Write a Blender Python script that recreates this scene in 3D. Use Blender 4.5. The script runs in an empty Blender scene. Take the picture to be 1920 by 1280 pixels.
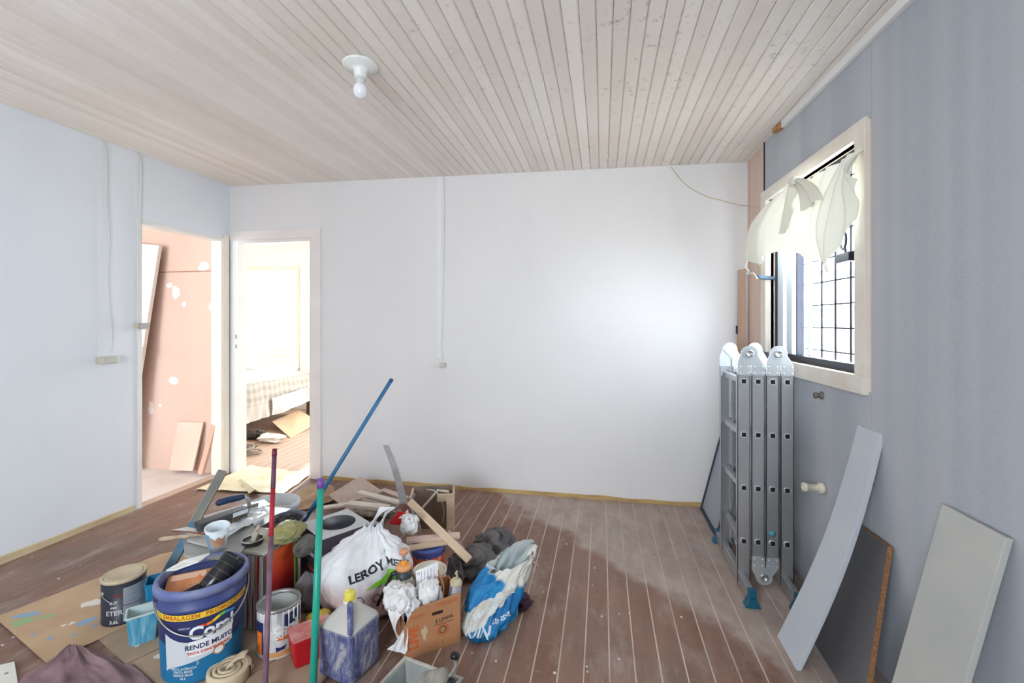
import bpy, bmesh, math, random
from mathutils import Vector, Matrix, noise as mnoise

# ------------------------------------------------------------------ camera, world, light, exposure
SC = bpy.context.scene
COL = SC.collection
CAM_H = 1.39
YAW = math.radians(11.2)
FPX = 853.33            # 16 mm lens on a 36 mm wide frame of 1920 pixels
HORIZON = 604.0
cam_d = bpy.data.cameras.new('camera')
cam_d.sensor_width = 36.0
cam_d.sensor_fit = 'HORIZONTAL'
cam_d.lens = 16.0
cam_d.shift_y = -(640.0 - HORIZON) / 1920.0
cam_d.clip_start = 0.02
cam = bpy.data.objects.new('camera', cam_d)
COL.objects.link(cam)
cam.location = (0, 0, CAM_H)
cam.rotation_euler = (math.pi / 2, 0, YAW)
SC.camera = cam

world = bpy.data.worlds.new('sky')
SC.world = world
world.use_nodes = True
wn = world.node_tree.nodes
wn['Background'].inputs['Color'].default_value = (0.83, 0.925, 1.0, 1)
wn['Background'].inputs['Strength'].default_value = 19.0

SC.view_settings.view_transform = 'Standard'
SC.view_settings.look = 'None'
SC.view_settings.exposure = 0.22
SC.view_settings.gamma = 1.0
SC.view_settings.use_curve_mapping = False

def portal(name, loc, direction, sx, sy):
    """marks an opening through which the sky lights the room (adds no light of its own)"""
    l = bpy.data.lights.new(name, 'AREA')
    l.shape = 'RECTANGLE'; l.size = sx; l.size_y = sy
    l.cycles.is_portal = True
    o = bpy.data.objects.new(name, l)
    o.location = loc
    o.rotation_euler = Vector(direction).to_track_quat('-Z', 'Z').to_euler()
    COL.objects.link(o)
    return o
sun_d = bpy.data.lights.new('sun', 'SUN')
sun_d.energy = 6.5; sun_d.angle = math.radians(1.0); sun_d.color = (1.0, 0.95, 0.88)
sun = bpy.data.objects.new('sun', sun_d); COL.objects.link(sun)
sun.rotation_euler = Vector((0.19, -1.0, -0.66)).to_track_quat('-Z', 'Z').to_euler()
# daylight enters through the seen openings and through added, unseen ones
portal('daylight_street_window', (1.19, 2.71, 1.67), (-1, 0, 0), 1.05, 1.05)
portal('daylight_added_rear_window', (-1.1, -1.6, 1.45), (0, 1, 0), 1.35, 1.15)  # unseen window behind the camera, added to balance the room's light
portal('daylight_bedroom_window', (-5.29, 6.6, 1.44), (0, -1, 0), 0.95, 1.6)
portal('daylight_added_bedroom_opening', (-2.85, 6.6, 1.1), (0, -1, 0), 1.0, 2.2)  # unseen bare opening, added so the sun reaches the bedroom doorway
portal('daylight_hall_window', (-4.9, -0.68, 1.65), (0, 1, 0), 1.4, 1.3)

# ------------------------------------------------------------------ placement helpers (photo pixel -> point of the place)
CA, SA = math.cos(YAW), math.sin(YAW)
def ray(px, py):
    k = (px - 960.0) / FPX
    return Vector((k * CA - SA, k * SA + CA, -(py - HORIZON) / FPX))
O = Vector((0, 0, CAM_H))
def at_z(px, py, z=0.0):
    r = ray(px, py); return O + r * ((z - CAM_H) / r.z)
def at_d(px, py, d):
    return O + ray(px, py) * d
def at_x(px, py, x):
    r = ray(px, py); return O + r * (x / r.x)
def at_y(px, py, y):
    r = ray(px, py); return O + r * (y / r.y)
def depth_of(p):
    return -SA * p[0] + CA * p[1]
def scale_px(p):            # metres per photo pixel at a point
    return depth_of(p) / FPX

XL, YB = -3.39, 3.637
def XR(y): return 1.042 + 0.033 * (3.64 - y)
def at_r(px, py, off=0.0):  # on the right wall plane (moved off metres into the room)
    r = ray(px, py)
    # t*rx = 1.042+.033*3.64 - off - .033*t*ry
    t = (1.042 + 0.033 * 3.64 - off) / (r.x + 0.033 * r.y)
    return O + r * t
def ZC(x): return 2.65 - 0.0171 * (x - XL)
def V(*a): return Vector(a)

# ------------------------------------------------------------------ materials
def lin(c):
    out = []
    for v in c[:3]:
        v = v / 255.0
        out.append(v / 12.92 if v <= 0.04045 else ((v + 0.055) / 1.055) ** 2.4)
    return tuple(out) + (1.0,)
MATS = {}
def nodes_of(m):
    m.use_nodes = True
    return m.node_tree.nodes, m.node_tree.links
def mat(name, col, rough=0.6, metal=0.0, col2=None, scale=8.0, amount=0.5, bump=0.0, bscale=60.0, trans=0.0, alpha=1.0, ior=1.45,
        stretch=None, spec=0.5, detail=6.0, contrast=None, sub=0.0, emit=None):
    """one plain procedural material: base colour mottled with a second colour, optional fine relief"""
    if name in MATS: return MATS[name]
    m = bpy.data.materials.new(name)
    n, l = nodes_of(m)
    b = n['Principled BSDF']
    b.inputs['Roughness'].default_value = rough
    b.inputs['Metallic'].default_value = metal
    b.inputs['IOR'].default_value = ior
    b.inputs['Specular IOR Level'].default_value = spec
    b.inputs['Base Color'].default_value = lin(col)
    if trans: b.inputs['Transmission Weight'].default_value = trans
    if alpha < 1: b.inputs['Alpha'].default_value = alpha
    if sub:
        b.inputs['Subsurface Weight'].default_value = sub
        b.inputs['Subsurface Radius'].default_value = (0.02, 0.02, 0.02)
    tc = None
    if col2 is not None or bump:
        tc = n.new('ShaderNodeTexCoord')
        mp = n.new('ShaderNodeMapping')
        l.new(tc.outputs['Object'], mp.inputs['Vector'])
        if stretch: mp.inputs['Scale'].default_value = stretch
    if col2 is not None:
        t = n.new('ShaderNodeTexNoise'); t.inputs['Scale'].default_value = scale; t.inputs['Detail'].default_value = detail
        l.new(mp.outputs[0], t.inputs['Vector'])
        r = n.new('ShaderNodeValToRGB')
        c0, c1 = contrast or (0.5 - 0.25 * (1 - amount) - 0.05, 0.5 + 0.25 * (1 - amount) + 0.05)
        r.color_ramp.elements[0].position = c0; r.color_ramp.elements[0].color = lin(col)
        r.color_ramp.elements[1].position = c1; r.color_ramp.elements[1].color = lin(col2)
        l.new(t.outputs['Fac'], r.inputs['Fac'])
        l.new(r.outputs['Color'], b.inputs['Base Color'])
    if bump:
        t2 = n.new('ShaderNodeTexNoise'); t2.inputs['Scale'].default_value = bscale; t2.inputs['Detail'].default_value = 4
        l.new(mp.outputs[0], t2.inputs['Vector'])
        bp = n.new('ShaderNodeBump'); bp.inputs['Strength'].default_value = bump; bp.inputs['Distance'].default_value = 0.01
        l.new(t2.outputs['Fac'], bp.inputs['Height'])
        l.new(bp.outputs[0], b.inputs['Normal'])
    MATS[name] = m
    return m

class NT:
    """small helper to write node trees"""
    def __init__(s, name, rough=0.7, metal=0.0, spec=0.5):
        s.m = bpy.data.materials.new(name); s.n, s.l = nodes_of(s.m)
        s.b = s.n['Principled BSDF']
        s.b.inputs['Roughness'].default_value = rough; s.b.inputs['Metallic'].default_value = metal
        s.b.inputs['Specular IOR Level'].default_value = spec
        s.tc = s.n.new('ShaderNodeTexCoord'); s.geo = s.n.new('ShaderNodeNewGeometry')
        MATS[name] = s.m
    def coords(s, kind='Object', scale=(1, 1, 1), rot=(0, 0, 0)):
        mp = s.n.new('ShaderNodeMapping'); mp.inputs['Scale'].default_value = scale; mp.inputs['Rotation'].default_value = rot
        s.l.new(s.geo.outputs['Position'] if kind == 'World' else s.tc.outputs[kind], mp.inputs['Vector'])
        return mp.outputs[0]
    def noise(s, vec, scale, detail=5, rough=0.55, dist=0.0):
        t = s.n.new('ShaderNodeTexNoise'); t.inputs['Scale'].default_value = scale; t.inputs['Detail'].default_value = detail
        t.inputs['Roughness'].default_value = rough; t.inputs['Distortion'].default_value = dist
        s.l.new(vec, t.inputs['Vector']); return t.outputs['Fac']
    def ramp(s, fac, stops):
        r = s.n.new('ShaderNodeValToRGB'); e = r.color_ramp.elements
        while len(e) < len(stops): e.new(0.5)
        for i, (p, c) in enumerate(stops):
            e[i].position = p; e[i].color = lin(c) if isinstance(c, tuple) else (c, c, c, 1)
        s.l.new(fac, r.inputs['Fac']); return r.outputs['Color']
    def mix(s, fac, a, b, mode='MIX'):
        x = s.n.new('ShaderNodeMix'); x.data_type = 'RGBA'; x.blend_type = mode
        for sock, v in ((x.inputs[0], fac), (x.inputs[6], a), (x.inputs[7], b)):
            if isinstance(v, (int, float)): sock.default_value = v
            elif isinstance(v, tuple): sock.default_value = lin(v)
            else: s.l.new(v, sock)
        return x.outputs[2]
    def math(s, op, a, b=0.0, c=0.0):
        x = s.n.new('ShaderNodeMath'); x.operation = op
        for sock, v in zip(x.inputs, (a, b, c)):
            if isinstance(v, (int, float)): sock.default_value = v
            else: s.l.new(v, sock)
        return x.outputs[0]
    def sep(s, vec):
        x = s.n.new('ShaderNodeSeparateXYZ'); s.l.new(vec, x.inputs[0]); return x.outputs
    def maprange(s, v, a, b, c=0.0, d=1.0):
        x = s.n.new('ShaderNodeMapRange'); x.inputs[1].default_value = a; x.inputs[2].default_value = b
        x.inputs[3].default_value = c; x.inputs[4].default_value = d
        s.l.new(v, x.inputs[0]); return x.outputs[0]
    def rand(s):
        x = s.n.new('ShaderNodeObjectInfo'); return x.outputs['Random']
    def color(s, c):
        s.l.new(c, s.b.inputs['Base Color'])
    def bump(s, h, strength=0.3, dist=0.005):
        bp = s.n.new('ShaderNodeBump'); bp.inputs['Strength'].default_value = strength; bp.inputs['Distance'].default_value = dist
        s.l.new(h, bp.inputs['Height']); s.l.new(bp.outputs[0], s.b.inputs['Normal'])

# ------------------------------------------------------------------ mesh helpers
class MB:
    def __init__(s): s.v = []; s.f = []; s.sm = []
    def _add(s, vs, fs, smooth=False):
        o = len(s.v); s.v += [tuple(p) for p in vs]
        for f in fs: s.f.append(tuple(i + o for i in f)); s.sm.append(smooth)
        return s
    def box(s, lo, hi, M=None):
        x0, y0, z0 = lo; x1, y1, z1 = hi
        vs = [V(x0, y0, z0), V(x1, y0, z0), V(x1, y1, z0), V(x0, y1, z0), V(x0, y0, z1), V(x1, y0, z1), V(x1, y1, z1), V(x0, y1, z1)]
        if M is not None: vs = [M @ p for p in vs]
        return s._add(vs, [(3, 2, 1, 0), (4, 5, 6, 7), (0, 1, 5, 4), (1, 2, 6, 5), (2, 3, 7, 6), (3, 0, 4, 7)])
    def cbox(s, c, size, M=None):
        c = V(*c); h = V(*size) / 2
        return s.box(c - h, c + h, M)
    def prism(s, poly, vec, M=None):
        """poly: list of 3-D points of one face, extruded by vec"""
        n = len(poly); a = [V(*p) for p in poly]; vec = V(*vec); b = [p + vec for p in a]
        vs = a + b
        if M is not None: vs = [M @ p for p in vs]
        fs = [tuple(range(n))[::-1], tuple(range(n, 2 * n))] + [(i, (i + 1) % n, n + (i + 1) % n, n + i) for i in range(n)]
        return s._add(vs, fs)
    def tube(s, pts, r, seg=8, caps=True, smooth=True, flat=None):
        """round bar along points; r a number or list"""
        pts = [V(*p) for p in pts]; n = len(pts)
        rs = r if isinstance(r, (list, tuple)) else [r] * n
        vs = []; prev = None
        for i, p in enumerate(pts):
            t = (pts[min(i + 1, n - 1)] - pts[max(i - 1, 0)]).normalized()
            if prev is None:
                u = t.orthogonal().normalized()
            else:
                u = (prev - t * prev.dot(t)); u = u.normalized() if u.length > 1e-6 else t.orthogonal().normalized()
            prev = u; w = t.cross(u)
            for k in range(seg):
                a = 2 * math.pi * k / seg
                vs.append(p + (u * math.cos(a) + w * math.sin(a)) * rs[i])
        fs = []
        for i in range(n - 1):
            for k in range(seg):
                k2 = (k + 1) % seg
                fs.append((i * seg + k, i * seg + k2, (i + 1) * seg + k2, (i + 1) * seg + k))
        s._add(vs, fs, smooth)
        if caps:
            o = len(s.v) - len(vs)
            s.f.append(tuple(o + k for k in range(seg))[::-1]); s.sm.append(False)
            s.f.append(tuple(o + (n - 1) * seg + k for k in range(seg))); s.sm.append(False)
        return s
    def lathe(s, prof, seg=24, M=None, smooth=True, squash=None):
        """prof: (radius, z) list turned about z; squash: function (angle)->radius factor"""
        vs = []; n = len(prof)
        for r, z in prof:
            for k in range(seg):
                a = 2 * math.pi * k / seg
                q = squash(a) if squash else 1.0
                vs.append(V(r * q * math.cos(a), r * q * math.sin(a), z))
        if M is not None: vs = [M @ p for p in vs]
        fs = []
        for i in range(n - 1):
            for k in range(seg):
                k2 = (k + 1) % seg
                fs.append((i * seg + k, i * seg + k2, (i + 1) * seg + k2, (i + 1) * seg + k))
        s._add(vs, fs, smooth)
        return s
    def grid(s, fn, nu, nv, thick=0.0, smooth=True, closed_u=False):
        """sheet of points fn(u, v), u and v in 0..1; thick > 0 gives it a back face"""
        P = [[V(*fn(i / nu, j / nv)) for j in range(nv + 1)] for i in range(nu + 1)]
        vs = [P[i][j] for i in range(nu + 1) for j in range(nv + 1)]
        w = nv + 1
        fs = [(i * w + j, (i + 1) * w + j, (i + 1) * w + j + 1, i * w + j + 1) for i in range(nu) for j in range(nv)]
        if thick:
            N = []
            for i in range(nu + 1):
                for j in range(nv + 1):
                    du = P[min(i + 1, nu)][j] - P[max(i - 1, 0)][j]; dv = P[i][min(j + 1, nv)] - P[i][max(j - 1, 0)]
                    c = du.cross(dv); N.append(c.normalized() if c.length > 1e-12 else V(0, 0, 1))
            m = len(vs)
            vs2 = [p - q * thick for p, q in zip(vs, N)]
            vs = vs + vs2
            fs2 = [tuple(m + k for k in f)[::-1] for f in fs]
            edge = [i * w for i in range(nu + 1)] + [nu * w + j for j in range(1, nv + 1)] + [i * w + nv for i in range(nu - 1, -1, -1)] + [j for j in range(nv - 1, 0, -1)]
            fs3 = [(edge[k], m + edge[k], m + edge[(k + 1) % len(edge)], edge[(k + 1) % len(edge)])[::-1] for k in range(len(edge))]
            fs = fs + fs2 + fs3
        return s._add(vs, fs, smooth)
    def mesh(s, name):
        me = bpy.data.meshes.new(name)
        me.from_pydata(s.v, [], s.f)
        me.polygons.foreach_set('use_smooth', s.sm)
        me.update()
        return me
    def build(s, name, m, parent=None, bevel=0.0, subsurf=0, fix=True, label=None):
        me = s.mesh(name)
        if fix:
            bm = bmesh.new(); bm.from_mesh(me); bmesh.ops.recalc_face_normals(bm, faces=bm.faces); bm.to_mesh(me); bm.free()
        return link(name, me, m, parent, bevel, subsurf, label)

def link(name, me, m, parent=None, bevel=0.0, subsurf=0, label=None):
    o = bpy.data.objects.new(name, me)
    COL.objects.link(o)
    if m is not None and not me.materials: me.materials.append(m)
    if parent is not None: o.parent = parent
    if bevel:
        b = o.modifiers.new('edge', 'BEVEL'); b.width = bevel; b.segments = 2; b.limit_method = 'ANGLE'; b.angle_limit = math.radians(40)
    if subsurf:
        q = o.modifiers.new('smooth', 'SUBSURF'); q.levels = subsurf; q.render_levels = subsurf
    if label: o['label'] = label
    return o
def tag(o, label, cat, group=None, kind=None):
    o['label'] = label; o['category'] = cat
    if group: o['group'] = group
    if kind: o['kind'] = kind
    return o
def struct(o, label=None):
    o['kind'] = 'structure'
    if label: o['label'] = label
    return o
def thing(name, label, cat, loc=(0, 0, 0), rz=0.0, rot=None, group=None):
    o = bpy.data.objects.new(name, None)
    o.empty_display_size = 0.05
    COL.objects.link(o)
    o.location = loc
    o.rotation_euler = rot if rot is not None else (0, 0, rz)
    return tag(o, label, cat, group)
def frame_matrix(origin, ex, ez):
    """matrix whose X is ex, Z is close to ez"""
    ex = V(*ex).normalized(); ez = V(*ez); ey = ez.cross(ex).normalized(); ez = ex.cross(ey)
    M = Matrix((ex, ey, ez)).transposed().to_4x4(); M.translation = V(*origin)
    return M
def text_mesh(body, size, m, name='lettering', parent=None, fn=None, bold=0.0, shear=0.0, thick=0.0008, space=1.0):
    """flat lettering in its own x-y plane (centred), then moved by fn(x, y, z)"""
    cu = bpy.data.curves.new(name, 'FONT')
    cu.body = body; cu.size = size; cu.align_x = 'CENTER'; cu.align_y = 'CENTER'
    cu.extrude = thick; cu.offset = bold; cu.shear = shear; cu.resolution_u = 3; cu.space_character = space
    tmp = bpy.data.objects.new('tmp', cu); COL.objects.link(tmp)
    bpy.context.view_layer.update()
    me = bpy.data.meshes.new_from_object(tmp)
    bpy.data.objects.remove(tmp); bpy.data.curves.remove(cu)
    me.name = name
    me.materials.clear()
    if fn:
        for v in me.vertices: v.co = fn(*v.co)
    return link(name, me, m, parent)
rnd = random.Random(7)

# ------------------------------------------------------------------ materials of the setting
t = NT('floor_boards', rough=0.55, spec=0.35)
pos = t.coords('World'); st = t.coords('World', scale=(5, 0.8, 1))
base = t.ramp(t.noise(pos, 1.5, 5, 0.6, 0.4), [(0.32, (136, 103, 87)), (0.5, (148, 116, 101)), (0.66, (133, 113, 100))])
grain = t.ramp(t.noise(st, 3.0, 6), [(0.3, (226, 222, 220)), (0.7, (255, 255, 255))])
base = t.mix(1.0, base, grain, 'MULTIPLY')
tone = t.ramp(t.rand(), [(0.0, (238, 232, 228)), (1.0, (255, 255, 255))])
base = t.mix(1.0, base, tone, 'MULTIPLY')
# sanding dust: one swept patch towards the far right corner, streaks elsewhere
xyz = t.sep(pos)
wob = t.math('MULTIPLY', t.math('SUBTRACT', t.noise(pos, 2.6, 5), 0.5), 0.55)
edge = t.math('ADD', t.math('ADD', xyz[0], xyz[1]), wob)
patch1 = t.maprange(edge, 2.70, 2.79)
patch2 = t.maprange(t.math('ADD', xyz[0], wob), 0.66, 0.74)
mott = t.maprange(t.noise(t.coords('World', scale=(1.6, 0.7, 1), rot=(0, 0, 0.35)), 5, 8, 0.72), 0.28, 0.66, 0.35, 0.95)
dusty = t.math('MULTIPLY', t.math('MAXIMUM', patch1, patch2), mott)
stk = t.maprange(t.noise(t.coords('World', scale=(2.2, 0.8, 1), rot=(0, 0, 0.5)), 2.6, 9, 0.74), 0.5, 0.74, 0.0, 0.7)
scr = t.maprange(t.noise(t.coords('World', scale=(1, 14, 1), rot=(0, 0, 1.15)), 6, 6, 0.7), 0.60, 0.74, 0.0, 0.5)
dust = t.math('MAXIMUM', dusty, t.math('MAXIMUM', stk, scr))
base = t.mix(dust, base, (184, 168, 159))
t.color(base)
t.bump(t.noise(st, 30, 4), 0.12, 0.002)
M_FLOOR = t.m
t = NT('floor_seam_filler', rough=0.9)
pos = t.coords('World')
fill = t.maprange(t.math('ADD', t.sep(pos)[0], t.math('MULTIPLY', t.noise(pos, 1.3, 3), 1.4)), -1.0, -0.2)
t.color(t.mix(fill, (140, 116, 103), t.ramp(t.noise(t.coords('World', scale=(3, 0.8, 1)), 3, 4), [(0.3, (168, 146, 132)), (0.55, (200, 184, 170))])))
M_SEAM = t.m

t = NT('ceiling_boards', rough=0.62, spec=0.3)
pos = t.coords('World')
c = t.ramp(t.noise(pos, 1.2, 5), [(0.3, (240, 232, 223)), (0.7, (247, 242, 236))])
tone = t.ramp(t.rand(), [(0.0, (243, 240, 238)), (1.0, (255, 255, 255))])
c = t.mix(1.0, c, tone, 'MULTIPLY')
xyz = t.sep(pos)
mould = t.maprange(t.noise(pos, 26, 6, 0.75), 0.57, 0.72)
zone = t.math('MULTIPLY', t.maprange(xyz[0], -1.6, -0.2), t.maprange(t.noise(pos, 2.6, 3), 0.4, 0.65))
c = t.mix(t.math('MULTIPLY', mould, t.math('MULTIPLY', zone, 0.8)), c, (112, 98, 84))
t.color(c)
M_CEIL = t.m
M_CEILBASE = mat('ceiling_dark_gap', (70, 58, 48), 0.9)
t = NT('ceiling_stain', rough=0.7); t.color(t.ramp(t.noise(t.coords('World'), 20, 4), [(0.3, (150, 138, 126)), (0.7, (196, 186, 176))])); 

def plaster(name, c1, c2, smear):
    t = NT(name, rough=0.75, spec=0.25)
    p = t.coords('World')
    c = t.ramp(t.noise(p, 0.9, 4), [(0.3, c1), (0.7, c2)])
    sm = t.maprange(t.noise(t.coords('World', scale=(1, 1, 0.35)), 2.2, 6, 0.65), 0.52, 0.75, 0.0, 0.35)
    c = t.mix(sm, c, smear)
    t.color(c)
    t.bump(t.math('ADD', t.noise(p, 9, 4), t.math('MULTIPLY', t.noise(p, 60, 3), 0.3)), 0.08, 0.008)
    return t.m
M_WLEFT = plaster('white_plaster_cool', (230, 235, 243), (234, 238, 244), (222, 228, 237))
M_WBACK = plaster('white_plaster', (230, 227, 227), (236, 233, 233), (224, 221, 222))
M_WREAR = plaster('white_plaster_rear', (232, 230, 226), (236, 234, 230), (222, 220, 216))
M_PINK = plaster('raw_pink_board', (216, 184, 166), (224, 194, 178), (230, 204, 190))
M_BEDWALL = plaster('bedroom_white', (244, 240, 232), (248, 244, 238), (240, 236, 228))

t = NT('blue_grey_panelling', rough=0.7, spec=0.3)
p = t.coords('World')
weave = t.noise(t.coords('World', scale=(1, 6, 40)), 14, 4, 0.7)
band = t.noise(t.coords('World', scale=(1, 1, 0.02)), 5.0, 2)
c = t.ramp(weave, [(0.3, (164, 169, 178)), (0.7, (182, 186, 192))])
c = t.mix(t.maprange(band, 0.42, 0.62, 0.0, 0.6), c, (190, 192, 197))
t.color(c); t.bump(weave, 0.1, 0.003)
M_WRIGHT = t.m
M_RAWSTRIP = mat('raw_pinkish_wood', (224, 202, 188), 0.8, col2=(212, 186, 170), scale=2.0, stretch=(8, 8, 0.6))
M_TRIM = mat('white_gloss_trim', (240, 239, 238), 0.35, col2=(233, 231, 229), scale=4)
M_TRIMPK = mat('pinkish_primed_trim', (240, 234, 232), 0.5, col2=(234, 226, 223), scale=4)
M_CREAM = mat('cream_trim', (240, 232, 222), 0.5, col2=(233, 223, 211), scale=5)
M_YELLOW = mat('bare_yellow_wood', (206, 176, 120), 0.8, col2=(176, 140, 92), scale=5, stretch=(1, 1, 6))
M_HALLFLOOR = mat('dusty_hall_floor', (232, 222, 216), 0.8, col2=(218, 204, 196), scale=3.5, bump=0.1)
M_STEEL = mat('dark_steel', (44, 48, 62), 0.45, 0.3)
M_WHITEMETAL = mat('white_painted_metal', (216, 226, 236), 0.4)
t_glass = bpy.data.materials.new('window_glass'); n_, l_ = nodes_of(t_glass)
n_.remove(n_['Principled BSDF'])
g_ = n_.new('ShaderNodeBsdfGlossy'); g_.inputs['Roughness'].default_value = 0.02
tr_ = n_.new('ShaderNodeBsdfTransparent'); tr_.inputs['Color'].default_value = (0.96, 0.98, 0.98, 1)
mx_ = n_.new('ShaderNodeMixShader'); mx_.inputs[0].default_value = 0.06
l_.new(tr_.outputs[0], mx_.inputs[1]); l_.new(g_.outputs[0], mx_.inputs[2]); l_.new(mx_.outputs[0], n_['Material Output'].inputs['Surface'])
M_GLASS = t_glass

# ------------------------------------------------------------------ floor
Y0 = -1.5
fl = MB().box((XL - 0.06, Y0 - 0.1, -0.08), (1.35, YB + 0.02, -0.0007)).build('floor', M_SEAM)
struct(fl, 'dusty red-brown plank floor of the room')
PW = 0.1005
x = XL + 0.002; i = 0
plank_cache = None
while x < 1.24:
    w = min(PW, 1.26 - x)
    # one long plank, bevelled top edges
    g = 0.0029
    y1 = YB + 0.012
    if plank_cache is None or w < PW:
        poly = [(g, 0, -0.02), (PW - g if w == PW else w - g, 0, -0.02), ((PW if w == PW else w) - g, 0, -0.0006), ((PW if w == PW else w) - g - 0.0009, 0, 0.0), (g + 0.0009, 0, 0.0), (g, 0, -0.0006)]
        me = MB().prism(poly, (0, y1 - Y0, 0)).mesh('plank')
        bm = bmesh.new(); bm.from_mesh(me); bmesh.ops.recalc_face_normals(bm, faces=bm.faces); bm.to_mesh(me); bm.free()
        me.materials.append(M_FLOOR)
        if w == PW: plank_cache = me
    else:
        me = plank_cache
    o = link('plank', me, None, fl); o.location = (x, Y0, 0)
    x += PW; i += 1

# ------------------------------------------------------------------ ceiling of narrow V-jointed boards
ce = MB().prism([(XL - 0.1, Y0 - 0.1, ZC(XL - 0.1) + 0.012), (1.4, Y0 - 0.1, ZC(1.4) + 0.012), (1.4, Y0 - 0.1, ZC(1.4) + 0.1), (XL - 0.1, Y0 - 0.1, ZC(XL - 0.1) + 0.1)], (0, YB - Y0 + 0.12, 0)).build('ceiling', M_CEILBASE)
struct(ce, 'white tongue and groove board ceiling with mould along the joints')
BW = 0.066
bc = 0.0066
poly = [(0.0007, 0, 0.012), (0.0007, 0, 0.0062), (bc, 0, 0.0), (BW - bc, 0, 0), (BW - 0.0007, 0, 0.0062), (BW - 0.0007, 0, 0.012)]
me = MB().prism(poly, (0, YB - Y0, 0)).mesh('board')
bm = bmesh.new(); bm.from_mesh(me); bmesh.ops.recalc_face_normals(bm, faces=bm.faces); bm.to_mesh(me); bm.free()
me.materials.append(M_CEIL)
x = XL + 0.001
while x < 1.22:
    o = link('board', me, None, ce)
    o.location = (x, Y0, ZC(x)); o.rotation_euler = (0, math.atan(0.0171), 0)
    x += BW

# ------------------------------------------------------------------ walls
T = 0.085
def wall_mesh(name, m, pieces):
    mb = MB()
    for lo, hi in pieces: mb.box(lo, hi)
    return mb.build(name, m)
DL0, DL1, DLZ = 2.81, 3.525, 2.125        # doorway in the left wall: along y, head height
DB0, DB1, DBZ = -3.297, -2.555, 2.114     # doorway in the back wall: along x, head height
# left wall (its top follows the ceiling)
wl = wall_mesh('wall_left', M_WLEFT, [((XL - T, Y0, 0), (XL, DL0 - 0.03, 2.668)), ((XL - T, DL0 - 0.03, DLZ + 0.03), (XL, DL1 + 0.03, 2.668)), ((XL - T, DL1 + 0.03, 0), (XL, YB + T, 2.668))])
struct(wl, 'smooth white plastered wall with a doorway')
ztop = lambda x: ZC(x) + 0.015
mb = MB()
def xz_prism(mb, x0, x1, z0, y0, y1, ztop0=None, ztop1=None):
    mb.prism([(x0, y0, z0), (x1, y0, z0), (x1, y0, ztop1 if ztop1 is not None else ztop(x1)), (x0, y0, ztop0 if ztop0 is not None else ztop(x0))], (0, y1 - y0, 0))
xz_prism(mb, XL, DB0 - 0.03, 0, YB, YB + T)
xz_prism(mb, DB0 - 0.03, DB1 + 0.03, DBZ + 0.03, YB, YB + T)
xz_prism(mb, DB1 + 0.03, 1.12, 0, YB, YB + T)
wb = mb.build('wall_back', M_WBACK); struct(wb, 'white plastered end wall with a doorway')
mb = MB()
xz_prism(mb, XL - T, 1.4, 0, Y0 - T, Y0, 0.9, 0.9)
xz_prism(mb, XL - T, -1.75, 0.9, Y0 - T, Y0)
xz_prism(mb, -0.45, 1.4, 0.9, Y0 - T, Y0)
xz_prism(mb, -1.75, -0.45, 2.0, Y0 - T, Y0)  # the gap left here is the unseen window added for light
wr = mb.build('wall_rear', M_WREAR); struct(wr)

# right wall, slightly out of square, window opening
WY0, WY1, WZ0, WZ1 = 2.215, 3.205, 1.165, 2.175      # opening inside the casing
def rbox(mb, y0, y1, z0, z1, a, b):
    """box on the right wall: a..b metres from its face (positive into the room)"""
    mb.prism([(XR(y0) - b, y0, z0), (XR(y1) - b, y1, z0), (XR(y1) - b, y1, z1), (XR(y0) - b, y0, z1)], (b - a, 0, 0))
    return mb
mb = MB(); zt = 2.60
YS = 3.27
rbox(mb, Y0, WY0, 0, zt, -0.1, 0); rbox(mb, WY1, YB + T, 0, zt, -0.1, -0.012); rbox(mb, WY0, WY1, 0, WZ0, -0.1, -0.0); rbox(mb, WY0, WY1, WZ1, zt, -0.1, 0)
wr = mb.build('wall_right', M_RAWSTRIP); struct(wr, 'blue-grey panelled wall with the barred window')
# sheets of blue-grey panelling on it, with narrow joints
mb = MB()
def sheet(y0, y1, z0, z1):
    rbox(MB_, y0, y1, z0, z1, 0.0, 0.006)
for (y0, y1, z0, z1) in [(0.9, 2.12, 0, 2.58), (2.123, 2.87, 0, 1.10), (2.123, 3.255, 2.235, 2.58), (Y0, 0.897, 0, 2.58)]:
    MB_ = MB(); sheet(y0, y1, z0, z1); MB_.build('panel', M_WRIGHT, wr)
# dark edge of the panelling where it stops short of the corner
rbox(MB(), 3.255, 3.262, 2.235, 2.58, 0.0, 0.012).build('panel_edge', M_STEEL, wr)
# ------------------------------------------------------------------ bare strips where the skirting was pulled off
def rough_strip(name, p0, p1, h, out, m, seed):
    r = random.Random(seed); n = 60
    p0 = V(*p0); p1 = V(*p1); d = p1 - p0; out = V(*out)
    mb = MB(); top = [h * (0.6 + 0.8 * mnoise.noise(V(i * 0.23, seed, 0)) * 0.6 + 0.35) for i in range(n + 1)]
    vs = []; fs = []
    for i in range(n + 1):
        q = p0 + d * (i / n)
        vs += [q + out, q + out * 0.2, q + out * 0.2 + V(0, 0, max(0.004, top[i])), q + out + V(0, 0, max(0.003, top[i] - 0.004))]
    for i in range(n):
        a = i * 4; b = a + 4
        fs += [(a, b, b + 3, a + 3), (a + 3, b + 3, b + 2, a + 2)]
    mb._add(vs, fs)
    return struct(mb.build(name, m))
rough_strip('baseboard_back', (DB1 + 0.12, YB, 0), (1.06, YB, 0), 0.032, (0, -0.008, 0), M_YELLOW, 3)
rough_strip('baseboard_left', (XL, Y0, 0), (XL, DL0 - 0.06, 0), 0.045, (0.008, 0, 0), mat('bare_pale_wood', (214, 196, 160), 0.8, col2=(190, 170, 135), scale=6), 11)

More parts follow.
